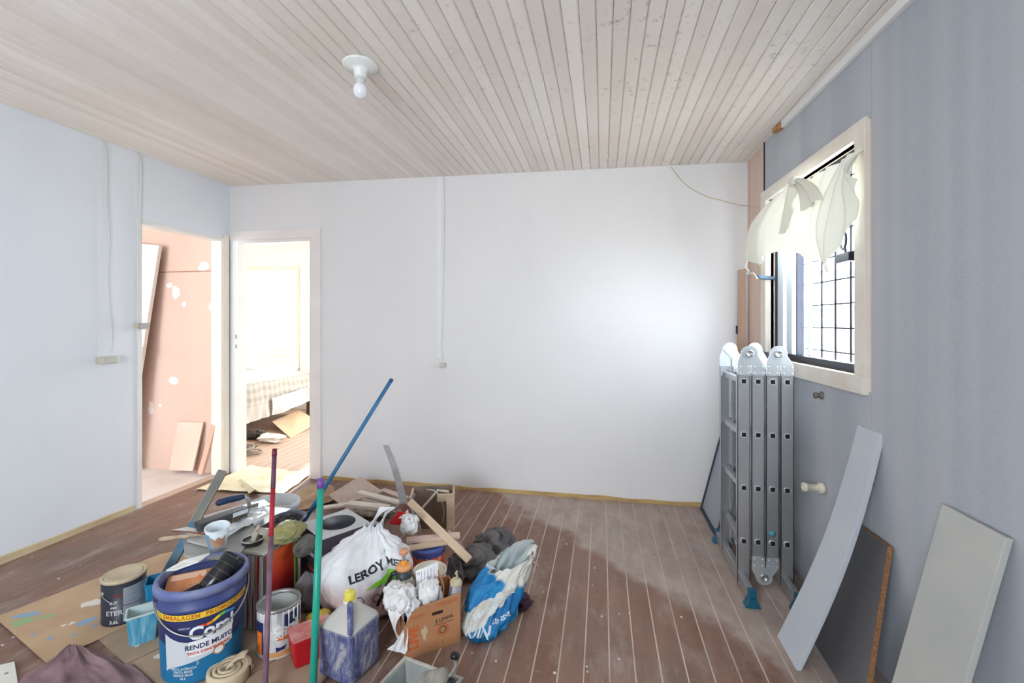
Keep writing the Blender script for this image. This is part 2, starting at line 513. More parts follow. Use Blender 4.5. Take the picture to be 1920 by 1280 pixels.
# ------------------------------------------------------------------ door frames
def bx(name, lo, hi, m, parent=None, bevel=0.002):
    return MB().box(lo, hi).build(name, m, parent, bevel)
d1 = thing('door_1', 'x', 'doorway'); del d1['category']; struct(d1, 'white door casing of the doorway in the left wall')
bx('jamb', (XL - T - 0.01, DL0 - 0.035, 0), (XL + 0.006, DL0, DLZ + 0.03), M_TRIM, d1)
bx('jamb', (XL - T - 0.01, DL1, 0), (XL + 0.014, DL1 + 0.035, DLZ + 0.03), M_CREAM, d1)
bx('head', (XL - T - 0.01, DL0, DLZ), (XL + 0.01, DL1, DLZ + 0.03), M_TRIM, d1)
bx('casing', (XL + 0.0, DL1 + 0.035, 0), (XL + 0.016, DL1 + 0.09, DLZ + 0.07), M_CREAM, d1)
bx('threshold', (XL - T, DL0, -0.004), (XL + 0.005, DL1, 0.006), mat('threshold_dust', (196, 170, 152), 0.8), d1)
d2 = thing('door_2', 'x', 'doorway'); del d2['category']; struct(d2, 'pinkish white casing around the bedroom doorway')
bx('jamb', (DB0 - 0.03, YB - 0.012, 0), (DB0, YB + T + 0.01, DBZ + 0.03), M_TRIM, d2)
bx('jamb', (DB1, YB - 0.012, 0), (DB1 + 0.03, YB + T + 0.01, DBZ + 0.03), M_TRIMPK, d2)
bx('head', (DB0, YB - 0.012, DBZ), (DB1, YB + T + 0.01, DBZ + 0.03), M_TRIMPK, d2)
bx('casing', (DB1 + 0.028, YB - 0.02, 0), (DB1 + 0.112, YB, DBZ + 0.115), M_TRIMPK, d2)
bx('casing', (XL + 0.016, YB - 0.016, 0), (DB0 - 0.028, YB, DBZ + 0.032), M_TRIM, d2)
bx('head_casing', (XL + 0.002, YB - 0.018, DBZ + 0.03), (DB1 + 0.028, YB, DBZ + 0.115), M_TRIMPK, d2)
hw = mat('hinge_grey', (150, 148, 150), 0.4, 0.6)
for z in (1.15, 1.24):
    bx('strike_plate', (DB0 - 0.022, YB - 0.015, z), (DB0 - 0.008, YB - 0.011, z + 0.035), hw, d2, 0.001)
for z in (0.35, 1.1, 1.88):
    bx('hinge', (DB1 - 0.002, YB - 0.006, z), (DB1 + 0.001, YB + 0.03, z + 0.08), hw, d2, 0.0005)
    
# ------------------------------------------------------------------ hall beyond the left doorway
HY = 3.585
hx0 = -6.2
hf = MB().box((hx0, -0.6, -0.08), (XL - 0.06, HY + 0.1, 0.0)).build('floor_hall', M_HALLFLOOR); struct(hf)
hb = MB().box((hx0, HY, 0), (XL - T, HY + 0.05, 2.7)).build('wall_hall_back', M_PINK); struct(hb, 'raw pink board wall seen through the left doorway')
MB().box((XL - T - 1.5, HY - 0.003, 1.86), (XL - T, HY, 1.868)).build('joint', mat('joint_brown', (170, 120, 96), 0.9), hb)
pt = mat('filler_patch', (246, 236, 228), 0.8)
r2 = random.Random(5)
for (px, py, sx, sy) in [(382, 500, 12, 9), (330, 548, 9, 14), (404, 537, 7, 14), (326, 713, 12, 8), (283, 766, 6, 14), (345, 570, 5, 5), (300, 760, 4, 3), (318, 535, 7, 5), (395, 575, 5, 7)]:
    c = at_y(px, py, HY - 0.001); s_ = scale_px(c)
    pl = []
    for k in range(14):
        a = 2 * math.pi * k / 14; q = 0.75 + 0.4 * r2.random()
        pl.append((c.x + math.cos(a) * sx * s_ * q, HY - 0.0008, c.z + math.sin(a) * sy * s_ * q))
    MB().prism(pl, (0, -0.0012, 0)).build('filler_patch', pt, hb)
hl = MB().box((hx0 - 0.05, -0.6, 0), (hx0, HY, 2.7)).build('wall_hall_left', M_PINK); struct(hl)
mb = MB(); mb.box((hx0, -0.65, 0), (XL - T, -0.6, 1.0)); mb.box((hx0, -0.65, 2.3), (XL - T, -0.6, 2.7)); mb.box((hx0, -0.65, 1.0), (-5.6, -0.6, 2.3)); mb.box((-4.2, -0.65, 1.0), (XL - T, -0.6, 2.3))
struct(mb.build('wall_hall_front', M_BEDWALL))
struct(MB().box((hx0, -0.6, 2.68), (XL - 0.01, HY, 2.75)).build('ceiling_hall', M_BEDWALL))

# ------------------------------------------------------------------ bedroom beyond the back doorway
BX0, BX1, BY1 = -6.4, -1.4, 6.5
bf = MB().box((BX0, YB + 0.0, -0.08), (BX1, BY1 + 0.1, -0.005)).build('floor_bedroom', M_SEAM); struct(bf)
M_BFLOOR = mat('bedroom_boards', (176, 140, 118), 0.6, col2=(200, 170, 150), scale=3, stretch=(10, 0.8, 1))
me = MB().prism([(0.002, 0, -0.02), (PW - 0.002, 0, -0.02), (PW - 0.002, 0, 0.0), (0.002, 0, 0.0)], (0, BY1 - YB - 0.014, 0)).mesh('plank')
me.materials.append(M_BFLOOR)
x = -4.9
while x < -1.5:
    o = link('plank', me, None, bf); o.location = (x, YB + 0.014, 0); x += PW
WBX0, WBX1, WBZ0, WBZ1 = -5.75, -4.83, 0.66, 2.22
mb = MB()
mb.box((BX0, BY1, 0), (WBX0, BY1 + T, 2.7)); mb.box((WBX1, BY1, 0), (-3.32, BY1 + T, 2.7)); mb.box((-2.4, BY1, 0), (BX1, BY1 + T, 2.7)); mb.box((-3.32, BY1, 2.2), (-2.4, BY1 + T, 2.7)); mb.box((WBX0, BY1, 0), (WBX1, BY1 + T, WBZ0)); mb.box((WBX0, BY1, WBZ1), (WBX1, BY1 + T, 2.7))  # second, unseen gap at the right is added to let the sun in
struct(mb.build('wall_bedroom_back', M_BEDWALL), 'bright white bedroom wall with a window')
struct(MB().box((BX0 - T, HY + 0.05, 0), (BX0, BY1 + T, 2.7)).build('wall_bedroom_left', M_BEDWALL))
mb = MB(); mb.box((BX1, YB + T, 0), (BX1 + T, BY1 + T, 2.7))
struct(mb.build('wall_bedroom_right', M_BEDWALL))
struct(MB().box((BX0, HY + 0.05, 2.68), (BX1, BY1 + T, 2.75)).build('ceiling_bedroom', M_BEDWALL))
struct(MB().box((BX0, HY + 0.05, 0), (XL - T, YB + T, 2.7)).build('wall_bedroom_front', M_BEDWALL))
w2 = thing('window_2', 'x', 'window'); del w2['category']; struct(w2, 'bright bedroom window with cream casing')
f_ = 0.07
for lo, hi in [((WBX0 - f_, BY1 - 0.02, WBZ0 - f_), (WBX0, BY1, WBZ1 + f_)), ((WBX1, BY1 - 0.02, WBZ0 - f_), (WBX1 + f_, BY1, WBZ1 + f_)), ((WBX0, BY1 - 0.02, WBZ1), (WBX1, BY1, WBZ1 + f_))]:
    bx('casing', lo, hi, M_CREAM, w2)
bx('sill', (WBX0 - f_, BY1 - 0.05, WBZ0 - 0.04), (WBX1 + f_, BY1 + 0.02, WBZ0), M_TRIM, w2)
for xx in (WBX0 + 0.0, WBX1 - 0.03, (WBX0 + WBX1) / 2 - 0.015):
    bx('sash_stile', (xx, BY1 + 0.02, WBZ0), (xx + 0.03, BY1 + 0.05, WBZ1), M_TRIM, w2)
for k in range(2):
    xa = WBX0 + 0.03 if k == 0 else (WBX0 + WBX1) / 2 + 0.015
    bx('pane', (xa, BY1 + 0.033, WBZ0), (xa + (WBX1 - WBX0) / 2 - 0.045, BY1 + 0.037, WBZ1), M_GLASS, w2, 0)

# ------------------------------------------------------------------ street window in the right wall
M_CASE = mat('cream_window_casing', (234, 227, 217), 0.55, col2=(222, 212, 199), scale=6, bump=0.05)
w1 = thing('window_1', 'x', 'window'); del w1['category']; struct(w1, 'barred window with cream casing and dark steel frame')
def rpart(name, y0, y1, z0, z1, a, b, m, parent, bevel=0.002):
    return rbox(MB(), y0, y1, z0, z1, a, b).build(name, m, parent, bevel)
CY0, CY1, CZ0, CZ1 = 2.14, 3.285, 1.092, 2.245
rpart('casing', CY0, WY0, WZ0, CZ1, -0.03, 0.022, M_CASE, w1)
rpart('casing', WY1, CY1, WZ0, CZ1, -0.03, 0.022, M_CASE, w1)
rpart('casing', WY0, WY1, WZ1, CZ1, -0.03, 0.022, M_CASE, w1)
rpart('sill', CY0 + 0.0, CY1, CZ0 - 0.004, WZ0, -0.03, 0.03, M_CASE, w1)
# steel frame inside the opening
fr = 0.035
rpart('steel_frame', WY0, WY0 + 0.105, WZ0, WZ1, -0.08, -0.035, M_STEEL, w1)
rpart('steel_frame', WY1 - 0.012, WY1, WZ0, WZ1, -0.08, -0.035, M_STEEL, w1)
rpart('steel_frame', WY0 + 0.105, WY1 - 0.012, WZ0, WZ0 + fr, -0.08, -0.035, M_STEEL, w1)
rpart('steel_frame', WY0 + 0.105, WY1 - 0.012, WZ1 - fr, WZ1, -0.08, -0.035, M_STEEL, w1)
rpart('mullion', 2.905, 2.918, WZ0 + fr, WZ1 - fr, -0.078, -0.04, M_STEEL, w1)
# far casement with pale painted stiles, near casement swung out into the street
for (y0, y1) in ((3.105, 3.19), (2.985, 3.06)):
    rpart('casement_stile', y0, y1, WZ0 + fr, WZ1 - fr, -0.075, -0.045, M_WHITEMETAL, w1)
rpart('pane', 2.925, 3.125, WZ0 + fr, WZ1 - fr, -0.062, -0.058, M_GLASS, w1, 0)
# open casement outside, hinged at the mullion
oy = 2.90
for (a, b) in ((0.10, 0.13), (0.55, 0.58)):
    rpart('casement_stile', oy - 0.012, oy + 0.012, WZ0 + fr, WZ1 - fr, -b, -a, M_WHITEMETAL, w1)
for z in (WZ0 + fr, WZ1 - fr - 0.03, 1.66):
    rpart('casement_rail', oy - 0.012, oy + 0.012, z, z + 0.025, -0.55, -0.13, M_WHITEMETAL, w1)
rpart('pane', oy - 0.002, oy + 0.002, WZ0 + fr + 0.025, WZ1 - fr - 0.03, -0.55, -0.13, M_GLASS, w1, 0)
# security grille
M_BAR = mat('grille_black', (30, 34, 44), 0.5, 0.4)
for i in range(6):
    y = WY0 + 0.15 + i * 0.14
    MB().tube([(XR(y) + 0.115, y, WZ0 - 0.02), (XR(y) + 0.115, y, WZ1 + 0.02)], 0.0055, 6).build('grille_bar', M_BAR, w1)
for i in range(8):
    z = WZ0 + 0.07 + i * 0.125
    MB().tube([(XR(WY0) + 0.118, WY0 - 0.02, z), (XR(WY1) + 0.118, WY1 + 0.02, z)], 0.0042, 6).build('grille_bar', M_BAR, w1)
# casement stay with ring on the near side
p = at_r(1600, 480, -0.02)
MB().cbox((p.x - 0.012, p.y + 0.045, p.z), (0.03, 0.12, 0.042)).build('latch_bracket', M_STEEL, w1, 0.003)
ring = []
c = at_r(1581, 450, 0.0)
for k in range(13):
    a = 2 * math.pi * k / 12
    ring.append((c.x, c.y + 0.026 * math.cos(a) , c.z + 0.042 * math.sin(a)))
MB().tube(ring, 0.0058, 6, caps=False).build('latch_ring', M_STEEL, w1)
MB().tube([(c.x, c.y - 0.012, c.z - 0.03), (c.x, c.y - 0.028, c.z - 0.075)], 0.006, 6).build('latch_stem', M_STEEL, w1)
# hook of the far casement
p = at_r(1424, 520, 0.06)
MB().tube([(XR(p.y) + 0.03, p.y, p.z - 0.005), (p.x + 0.01, p.y, p.z), (p.x - 0.012, p.y - 0.0, p.z + 0.014)], [0.012, 0.014, 0.008], 8).build('catch_hook', mat('blue_grey_iron', (112, 132, 156), 0.5, 0.3), w1)

# pale plastered house across the street, seen through the bars
nb = thing('neighbour_house', 'pale rendered house wall seen through the window bars', 'building', (3.2, 0, 0))
Mnb = mat('pale_render', (228, 224, 218), 0.9)
MB().box((0, 3.5, 0), (0.2, 9.5, 1.55)).build('wall', Mnb, nb)
MB().prism([(-0.15, 3.4, 1.55), (0.3, 3.4, 1.55), (0.3, 3.4, 1.62), (-0.15, 3.4, 1.60)], (0, 6.2, 0)).build('eave', mat('eave_grey', (150, 146, 150), 0.8), nb)
MB().box((-0.02, 5.2, 0.9), (0.0, 5.8, 1.4)).build('shutter', mat('shutter_grey', (170, 170, 176), 0.7), nb)
struct(MB().box((1.5, -3, -0.3), (9, 14, -0.2)).build('ground', mat('street_paving', (230, 225, 216), 0.9, col2=(222, 216, 206))))
struct(MB().box((-9, 6.9, -0.3), (1.5, 14, -0.2)).build('ground_yard', mat('yard_paving', (200, 196, 184), 0.9, col2=(180, 180, 160))))

# ------------------------------------------------------------------ cloth tied across the top of the window
def poly_interp(pts, u):
    """pts: list of (param, vector)"""
    for (a, p), (b, q) in zip(pts, pts[1:]):
        if u <= b: return p.lerp(q, (u - a) / (b - a))
    return pts[-1][1]
def smooth_curve(pts, n=64):
    """resample control points with Catmull-Rom, returns fn(u)"""
    P = [V(*p) for p in pts]
    P = [P[0] * 2 - P[1]] + P + [P[-1] * 2 - P[-2]]
    m = len(P) - 3
    def fn(u):
        x = min(max(u, 0.0), 1.0) * m; i = min(int(x), m - 1); t = x - i
        a, b, c, d = P[i:i + 4]
        return 0.5 * ((2 * b) + (c - a) * t + (2 * a - 5 * b + 4 * c - d) * t * t + (3 * b - a - 3 * c + d) * t ** 3)
    return fn
t = NT('thin_white_cloth', rough=0.8, spec=0.2)
t.b.inputs['Base Color'].default_value = lin((238, 236, 222))
tl = t.n.new('ShaderNodeBsdfTranslucent'); tl.inputs['Color'].default_value = lin((236, 234, 218))
mx = t.n.new('ShaderNodeMixShader'); mx.inputs[0].default_value = 0.06
t.l.new(t.b.outputs[0], mx.inputs[1]); t.l.new(tl.outputs[0], mx.inputs[2]); t.l.new(mx.outputs[0], t.n['Material Output'].inputs['Surface'])
M_CLOTH = t.m
top = smooth_curve([at_r(1438, 388, 0.05), at_r(1460, 362, 0.05), at_r(1490, 338, 0.06), at_r(1515, 336, 0.06), at_r(1540, 322, 0.05), at_r(1575, 302, 0.045), at_r(1600, 287, 0.04), at_r(1614, 278, 0.035)])
bot = smooth_curve([at_r(1400, 482, 0.10), at_r(1420, 498, 0.11), at_r(1450, 474, 0.10), at_r(1480, 468, 0.09), at_r(1522, 484, 0.08), at_r(1552, 510, 0.07), at_r(1582, 440, 0.06), at_r(1617, 335, 0.035)])
def cloth_fn(u, v):
    a, b = top(u), bot(u)
    p = a.lerp(b, v)
    fold = math.sin(u * 24 + 3 * v + 1.5 * math.sin(v * 4)) * 0.024 * (0.35 + 0.8 * v) + 0.014 * math.sin(u * 61 + 5 * v)
    belly = 0.05 * math.sin(math.pi * v)
    p = p + V(-(fold + belly) * 0.8, 0.25 * fold, 0.0)
    p.x = min(p.x, XR(p.y) - 0.028)
    return p
cu = thing('curtain_cloth', 'thin white cloth knotted over the top of the barred window', 'curtain', (0, 0, 0))
MB().grid(cloth_fn, 90, 34).build('cloth', M_CLOTH, cu)
# gathered knot and the two hanging pleats
def pleat(a, b, c, w, seed):
    a, b, c = V(*a), V(*b), V(*c)
    def fn(u, v):
        q = (a * (1 - v) ** 2 + b * (2 * v * (1 - v)) + c * v * v)
        s_ = (u - 0.5) * w * (0.4 + 0.9 * v)
        return q + V(-0.02 * math.cos((u - 0.5) * 9 + seed) - 0.012, s_, 0.01 * math.sin(u * 12))
    return MB().grid(fn, 16, 14)
pleat(at_r(1492, 336, 0.07), at_r(1480, 390, 0.1), at_r(1478, 430, 0.12), 0.13, 0.4).build('pleat', M_CLOTH, cu)
pleat(at_r(1500, 338, 0.07), at_r(1522, 345, 0.11), at_r(1528, 385, 0.12), 0.12, 1.9).build('pleat', M_CLOTH, cu)
kn = at_r(1490, 340, 0.085)
mb = MB().lathe([(0.0, -0.03), (0.02, -0.024), (0.027, 0.0), (0.02, 0.022), (0.0, 0.028)], 14, Matrix.Translation(kn), squash=lambda a: 1 + 0.18 * math.sin(5 * a))
mb.build('knot', M_CLOTH, cu)
co = smooth_curve([at_r(1402, 486, 0.1), at_r(1398, 500, 0.1), at_r(1404, 508, 0.09), at_r(1399, 514, 0.09), at_r(1412, 512, 0.08), at_r(1420, 522, 0.075)])
MB().tube([co(i / 24) for i in range(25)], 0.0045, 6).build('tie_cord', mat('white_cord', (236, 236, 232), 0.8), cu)

# ------------------------------------------------------------------ folded aluminium ladder
M_ALU = mat('brushed_aluminium', (196, 198, 200), 0.38, 0.85, col2=(178, 180, 184), scale=3, stretch=(1, 1, 0.1))
M_ALU2 = mat('zinc_hinge', (216, 222, 226), 0.32, 0.7)
M_HOLE = mat('rung_hollow_shade', (24, 24, 28), 0.9)
M_TEAL = mat('teal_plastic_foot', (16, 92, 116), 0.45)
LX, LYN, LYF = 0.700, 2.585, 2.955
lad = thing('folding_ladder', 'folded aluminium multi-section ladder standing below the window', 'ladder', (LX, LYN, 0))
pitch, sw, sd = 0.0695, 0.062, 0.026
zr = [0.24, 0.52, 0.80, 1.08]
def octagon(c, r, y):
    return [(c[0] + r * math.cos(math.pi / 8 + k * math.pi / 4), y, c[1] + r * math.sin(math.pi / 8 + k * math.pi / 4)) for k in range(8)]
W = LYF - LYN
for i in range(4):
    x0 = i * pitch
    zb = 0.02 if i in (0, 3) else 0.135
    for y in (0.0, W - sd):
        # C-section stile: web towards outside, lips along the edges
        yo, yi = (y, y + sd) if y == 0 else (y + sd, y)
        mb = MB()
        web = 0.003 if y == 0 else -0.003
        mb.box((x0, min(yo, yo + web), zb), (x0 + sw, max(yo, yo + web), 1.125))
        mb.box((x0, min(yo, yi), zb), (x0 + 0.003, max(yo, yi), 1.125))
        mb.box((x0 + sw - 0.003, min(yo, yi), zb), (x0 + sw, max(yo, yi), 1.125))
        mb.build('stile', M_ALU, lad)
    for z in zr:
        rg = MB()
        cx = x0 + sw / 2
        rg.prism([(cx - 0.015, 0.002, z - 0.014), (cx + 0.015, 0.002, z - 0.014), (cx + 0.015, 0.002, z + 0.014), (cx - 0.015, 0.002, z + 0.014)], (0, W - 0.004, 0))
        r_ = rg.build('rung', M_ALU, lad, 0.002)
        mb = MB()
        ring_o = octagon((cx, z), 0.0185, -0.003)
        mb.prism(ring_o, (0, 0.004, 0)); mb.build('rung_collar', M_ALU2, r_)
        MB().box((cx - 0.0105, -0.0042, z - 0.0105), (cx + 0.0105, -0.0028, z + 0.0105)).build('rung_hollow_shade', M_HOLE, r_)  # solid dark plate, painted shade for the inside of the rung
def hinge_outline(xc, zc, r, xa, xb, zbase, side, flip=1):
    """plate from a stile (xa..xb at zbase) swelling into a disc round (xc, zc)"""
    pts = [(xa, zbase), (xb, zbase)]
    if side < 0:   # stile left of the disc
        pts += [(xb, zbase + flip * 0.05)]
        for k in range(0, 11):
            a = -0.25 * math.pi + k * (1.25 * math.pi) / 10
            pts.append((xc + r * math.cos(a), zc + flip * r * math.sin(a)))
        pts += [(xa, zbase + flip * 0.07)]
    else:
        pts += [(xb, zbase + flip * 0.05)]
        pts += [(xc + r * 1.0, zc + flip * r * -0.2)]
        for k in range(0, 8):
            a = 0.1 * math.pi + k * (0.9 * math.pi) / 7
            pts.append((xc + 0.93 * r * math.cos(a), zc + flip * 0.93 * r * math.sin(a)))
        pts += [(xa, zbase + flip * 0.055)]
    return pts
def hinge(i, j, y, outward, top=True):
    xi, xj = i * pitch, j * pitch
    flip = 1 if top else -1
    zbase = 1.112 if top else 0.165
    zc = 1.226 if top else 0.062
    xc = xi + sw - 0.004
    hg = MB().prism([(px, y, pz) for px, pz in hinge_outline(xc, zc, 0.042, xi, xi + sw, zbase, -1, flip)], (0, outward * 0.006, 0)).build('hinge', M_ALU2, lad, 0.0008)
    MB().prism([(px, y - outward * 0.004, pz) for px, pz in hinge_outline(xc, zc, 0.042, xj, xj + sw, zbase, 1, flip)], (0, outward * 0.006, 0)).build('hinge_plate', M_ALU2, hg, 0.0008)
    # pivot boss and lock button
    Mx = Matrix.Translation((xc, y + outward * 0.006, zc)) @ Matrix.Rotation(math.pi / 2 * (1 if outward < 0 else -1), 4, 'X')
    MB().lathe([(0.0, 0), (0.020, 0), (0.020, 0.006), (0.013, 0.0075), (0.012, 0.004), (0.0, 0.004)], 18, Mx).build('pivot', M_ALU, hg)
    for (xx, zz) in [(xi + 0.012, 0.012), (xi + 0.05, 0.012), (xi + 0.012, 0.045), (xi + 0.05, 0.045), (xj + 0.012, 0.012), (xj + 0.05, 0.012), (xj + 0.012, 0.045), (xj + 0.05, 0.045)]:
        My = Matrix.Translation((xx, y + outward * 0.005, zbase + flip * zz)) @ Matrix.Rotation(math.pi / 2 * (1 if outward < 0 else -1), 4, 'X')
        MB().lathe([(0.0045, 0), (0.0042, 0.002), (0.002, 0.0036), (0.0, 0.004)], 8, My).build('rivet', M_ALU2, hg)
for (y, o_) in ((0.0, -1), (W, 1)):
    hinge(0, 1, y, o_); hinge(2, 3, y, o_); hinge(1, 2, y, o_, top=False)
# stabiliser bars under the outer sections with plastic feet
for i in (0, 3):
    xa = i * pitch + 0.006
    bar = MB().box((xa, -0.17, 0.012), (xa + 0.03, W + 0.12, 0.075)).build('stabiliser_bar', M_ALU, lad, 0.003)
    for (yy, sgn) in ((-0.17, -1), (W + 0.12, 1)):
        mb = MB()
        mb.prism([(xa - 0.002, yy - 0.012, 0.04), (xa + 0.032, yy - 0.012, 0.04), (xa + 0.032, yy - 0.012, 0.082), (xa - 0.002, yy - 0.012, 0.082)], (0, 0.03, 0))
        mb.prism([(xa - 0.022, yy - 0.022, 0.0), (xa + 0.052, yy - 0.022, 0.0), (xa + 0.045, yy - 0.022, 0.012), (xa + 0.03, yy - 0.022, 0.042), (xa, yy - 0.022, 0.042), (xa - 0.015, yy - 0.022, 0.012)], (0, 0.05, 0))
        mb.build('rubber_foot', M_TEAL, bar, 0.002)
MB().lathe([(0.0, 0), (0.016, 0), (0.0165, 0.001), (0.0, 0.0014)], 18, Matrix.Translation((2 * pitch + 0.03, -0.0005, 0.29)) @ Matrix.Rotation(math.pi / 2, 4, 'X')).build('sticker', mat('blue_sticker', (90, 160, 180), 0.5), lad)

# ------------------------------------------------------------------ boards leaning on the right wall
def slab(name, corners, thick, m, label, cat, edge=None, bow=0.0, bevel=0.0015):
    """corners: bottom far, bottom near, top near, top far (points of the face); thickness away from the room"""
    bf, bn, tn, tf = [V(*c) for c in corners]
    n = (bn - bf).cross(tf - bf).normalized()
    cen = (bf + bn + tn + tf) / 4
    if n.dot(O - cen) < 0: n = -n
    lowest = min(q.z for q in (bf, bn)) ; 
    base = thing(name, label, cat, (bf + bn) / 2)
    org = (bf + bn) / 2
    q = [c - org for c in (bf, bn, tn, tf)]
    def fn(u, v):
        p = q[0].lerp(q[1], u).lerp(q[3].lerp(q[2], u), v)
        return p - n * bow * math.sin(math.pi * v)
    mb = MB()
    P = [[fn(u, v / 12) for u in (0, 1)] for v in range(13)]
    vs = [p for row in P for p in row] ; k = len(vs)
    vs += [p - n * thick for p in vs]
    fs = []
    for i in range(12):
        a = i * 2
        fs += [(a, a + 1, a + 3, a + 2), (k + a, k + a + 2, k + a + 3, k + a + 1), (a, a + 2, k + a + 2, k + a), (a + 1, k + a + 1, k + a + 3, a + 3)]
    fs += [(0, k, k + 1, 1), (24, 25, k + 25, k + 24)]
    mb._add(vs, fs)
    face = mb.build('board', m, base, bevel)
    if edge is not None:
        e = MB()
        def inset(p): return p
        # banding of raw core along near side and top
        for (a, b) in ((q[1], q[2]), (q[2], q[3])):
            d = (b - a).normalized(); out = (a - (q[0] + q[1] + q[2] + q[3]) / 4); 
            side = d.cross(n); side = side if side.dot(out) > 0 else -side
            e.prism([a + n * 0.0006, b + n * 0.0006, b - n * (thick + 0.0006), a - n * (thick + 0.0006)], side * 0.0022)
        e.build('chipboard_edge', edge, base)
    return base
M_GREYB = mat('pale_grey_melamine', (186, 192, 202), 0.45, col2=(196, 200, 206), scale=2.5)
M_DARKB = mat('dark_brown_laminate', (82, 80, 84), 0.4, col2=(104, 102, 104), scale=2.0, stretch=(1, 1, 0.5))
M_CHIP = mat('chipboard', (168, 120, 82), 0.9, col2=(120, 84, 56), scale=120)
M_BEIGEB = mat('grey_beige_board', (190, 190, 184), 0.5, col2=(178, 180, 178), scale=5)
wl_ = lambda y, z, off: V(XR(y) - off, y, z)
slab('shelf_board', [at_z(1457, 1192), at_z(1493, 1256), at_r(1651, 812, 0.012), at_r(1608, 796, 0.012)], 0.018, M_GREYB,
     'long narrow pale grey board leaning on the wall beside the ladder', 'board', bow=0.03)
slab('laminate_board', [(0.902, 2.217, 0), (0.890, 1.80, 0), (XR(1.977) - 0.03, 1.977, 0.538), (XR(2.24) - 0.03, 2.24, 0.537)], 0.016, M_DARKB,
     'dark laminated board with raw chipboard edge leaning between two pale boards', 'board', edge=M_CHIP)
slab('door_panel_board', [(0.885, 1.71, 0), (0.885, 1.475, 0), (XR(1.482) - 0.03, 1.482, 0.802), (XR(1.71) - 0.03, 1.71, 0.805)], 0.018, M_BEIGEB,
     'wide grey-beige board leaning on the wall, nearest the camera', 'board')
# dark-framed panel behind the ladder, leaning to the right wall
fp = thing('framed_panel', 'grey panel with dark blue frame leaning behind the ladder', 'panel', (0.722, 3.338, 0))
bt = [V(0, 0.262, 0), V(0, -0.22, 0)]; up = V(0.30, 0, 1.20)
nn = V(-1.20, 0, 0.30).normalized()
def fpb(name, y0, y1, s0, s1, h0, h1, m):
    a = up * s0; b = up * s1
    MB().prism([V(0, y0, 0) + a + nn * h0, V(0, y1, 0) + a + nn * h0, V(0, y1, 0) + b + nn * h0, V(0, y0, 0) + b + nn * h0], nn * (h1 - h0)).build(name, m, fp, 0.001)
M_NAVY = mat('dark_navy_frame', (48, 50, 70), 0.5)
fpb('panel', -0.21, 0.252, 0.02, 0.98, -0.008, 0.0, mat('grey_panel_face', (158, 164, 172), 0.5, col2=(148, 154, 164), scale=2))
fpb('frame_rail', 0.24, 0.262, 0.0, 1.0, -0.01, 0.008, M_NAVY); fpb('frame_rail', -0.22, -0.2, 0.0, 1.0, -0.01, 0.008, M_NAVY)
fpb('frame_rail', -0.2, 0.24, 0.0, 0.02, -0.01, 0.008, M_NAVY); fpb('frame_rail', -0.2, 0.24, 0.98, 1.0, -0.01, 0.008, M_NAVY)
# reddish board standing in the corner
cb = MB().prism([(0.96, 3.628, 0.0), (1.034, 3.628, 0), (1.034, 3.628, 1.785), (0.985, 3.628, 1.775)], (0, -0.018, 0)).build('corner_board', mat('reddish_raw_board', (206, 178, 160), 0.8, col2=(192, 162, 144), scale=3, stretch=(6, 6, 0.6)), None, 0.001)
tag(cb, 'narrow reddish raw board standing upright in the corner behind the ladder', 'board')
MB().cbox((0.972, 3.606, 1.335), (0.012, 0.008, 0.06)).build('bracket', M_STEEL, cb)

# ------------------------------------------------------------------ fittings on the right wall
p = at_r(1541, 741, 0.008)
pk = thing('pipe_stub', 'small corroded metal tap stub under the window casing', 'pipe', p)
Mx = Matrix.Rotation(-math.pi / 2, 4, 'Y')
MB().lathe([(0.0, 0), (0.020, 0), (0.020, 0.004), (0.012, 0.006), (0.012, 0.022), (0.016, 0.024), (0.016, 0.034), (0.009, 0.036), (0.0, 0.03)], 16, Mx).build('spout', mat('corroded_metal', (140, 136, 130), 0.6, 0.5, col2=(104, 98, 92), scale=60), pk)
p = at_r(1545, 915, 0.008)
pk = thing('plastic_pipe', 'cream plastic pipe end sticking out of the wall beside the ladder', 'pipe', p)
Mpv = mat('cream_plastic', (226, 220, 200), 0.45)
MB().lathe([(0.0, 0.0), (0.026, 0.0), (0.026, 0.022), (0.020, 0.024), (0.0, 0.024)], 18, Mx).build('collar', Mpv, pk)
MB().lathe([(0.017, 0.022), (0.017, 0.075), (0.021, 0.076), (0.021, 0.095), (0.015, 0.096), (0.013, 0.05), (0.0, 0.05)], 18, Mx).build('tube', Mpv, pk)
# white cornice along the top of the right wall
ye = at_r(1475, 225, 0.0).y
mb = MB(); rbox(mb, Y0, ye, 2.535, 2.578, 0.006, 0.03)
struct(mb.build('trim_1', M_TRIM, None, 0.003), 'white cornice strip under the ceiling')
struct(rbox(MB(), ye + 0.02, ye + 0.10, 2.545, 2.577, 0.006, 0.04).build('trim_2', mat('splintered_wood', (196, 150, 104), 0.9, col2=(150, 104, 66), scale=40)))

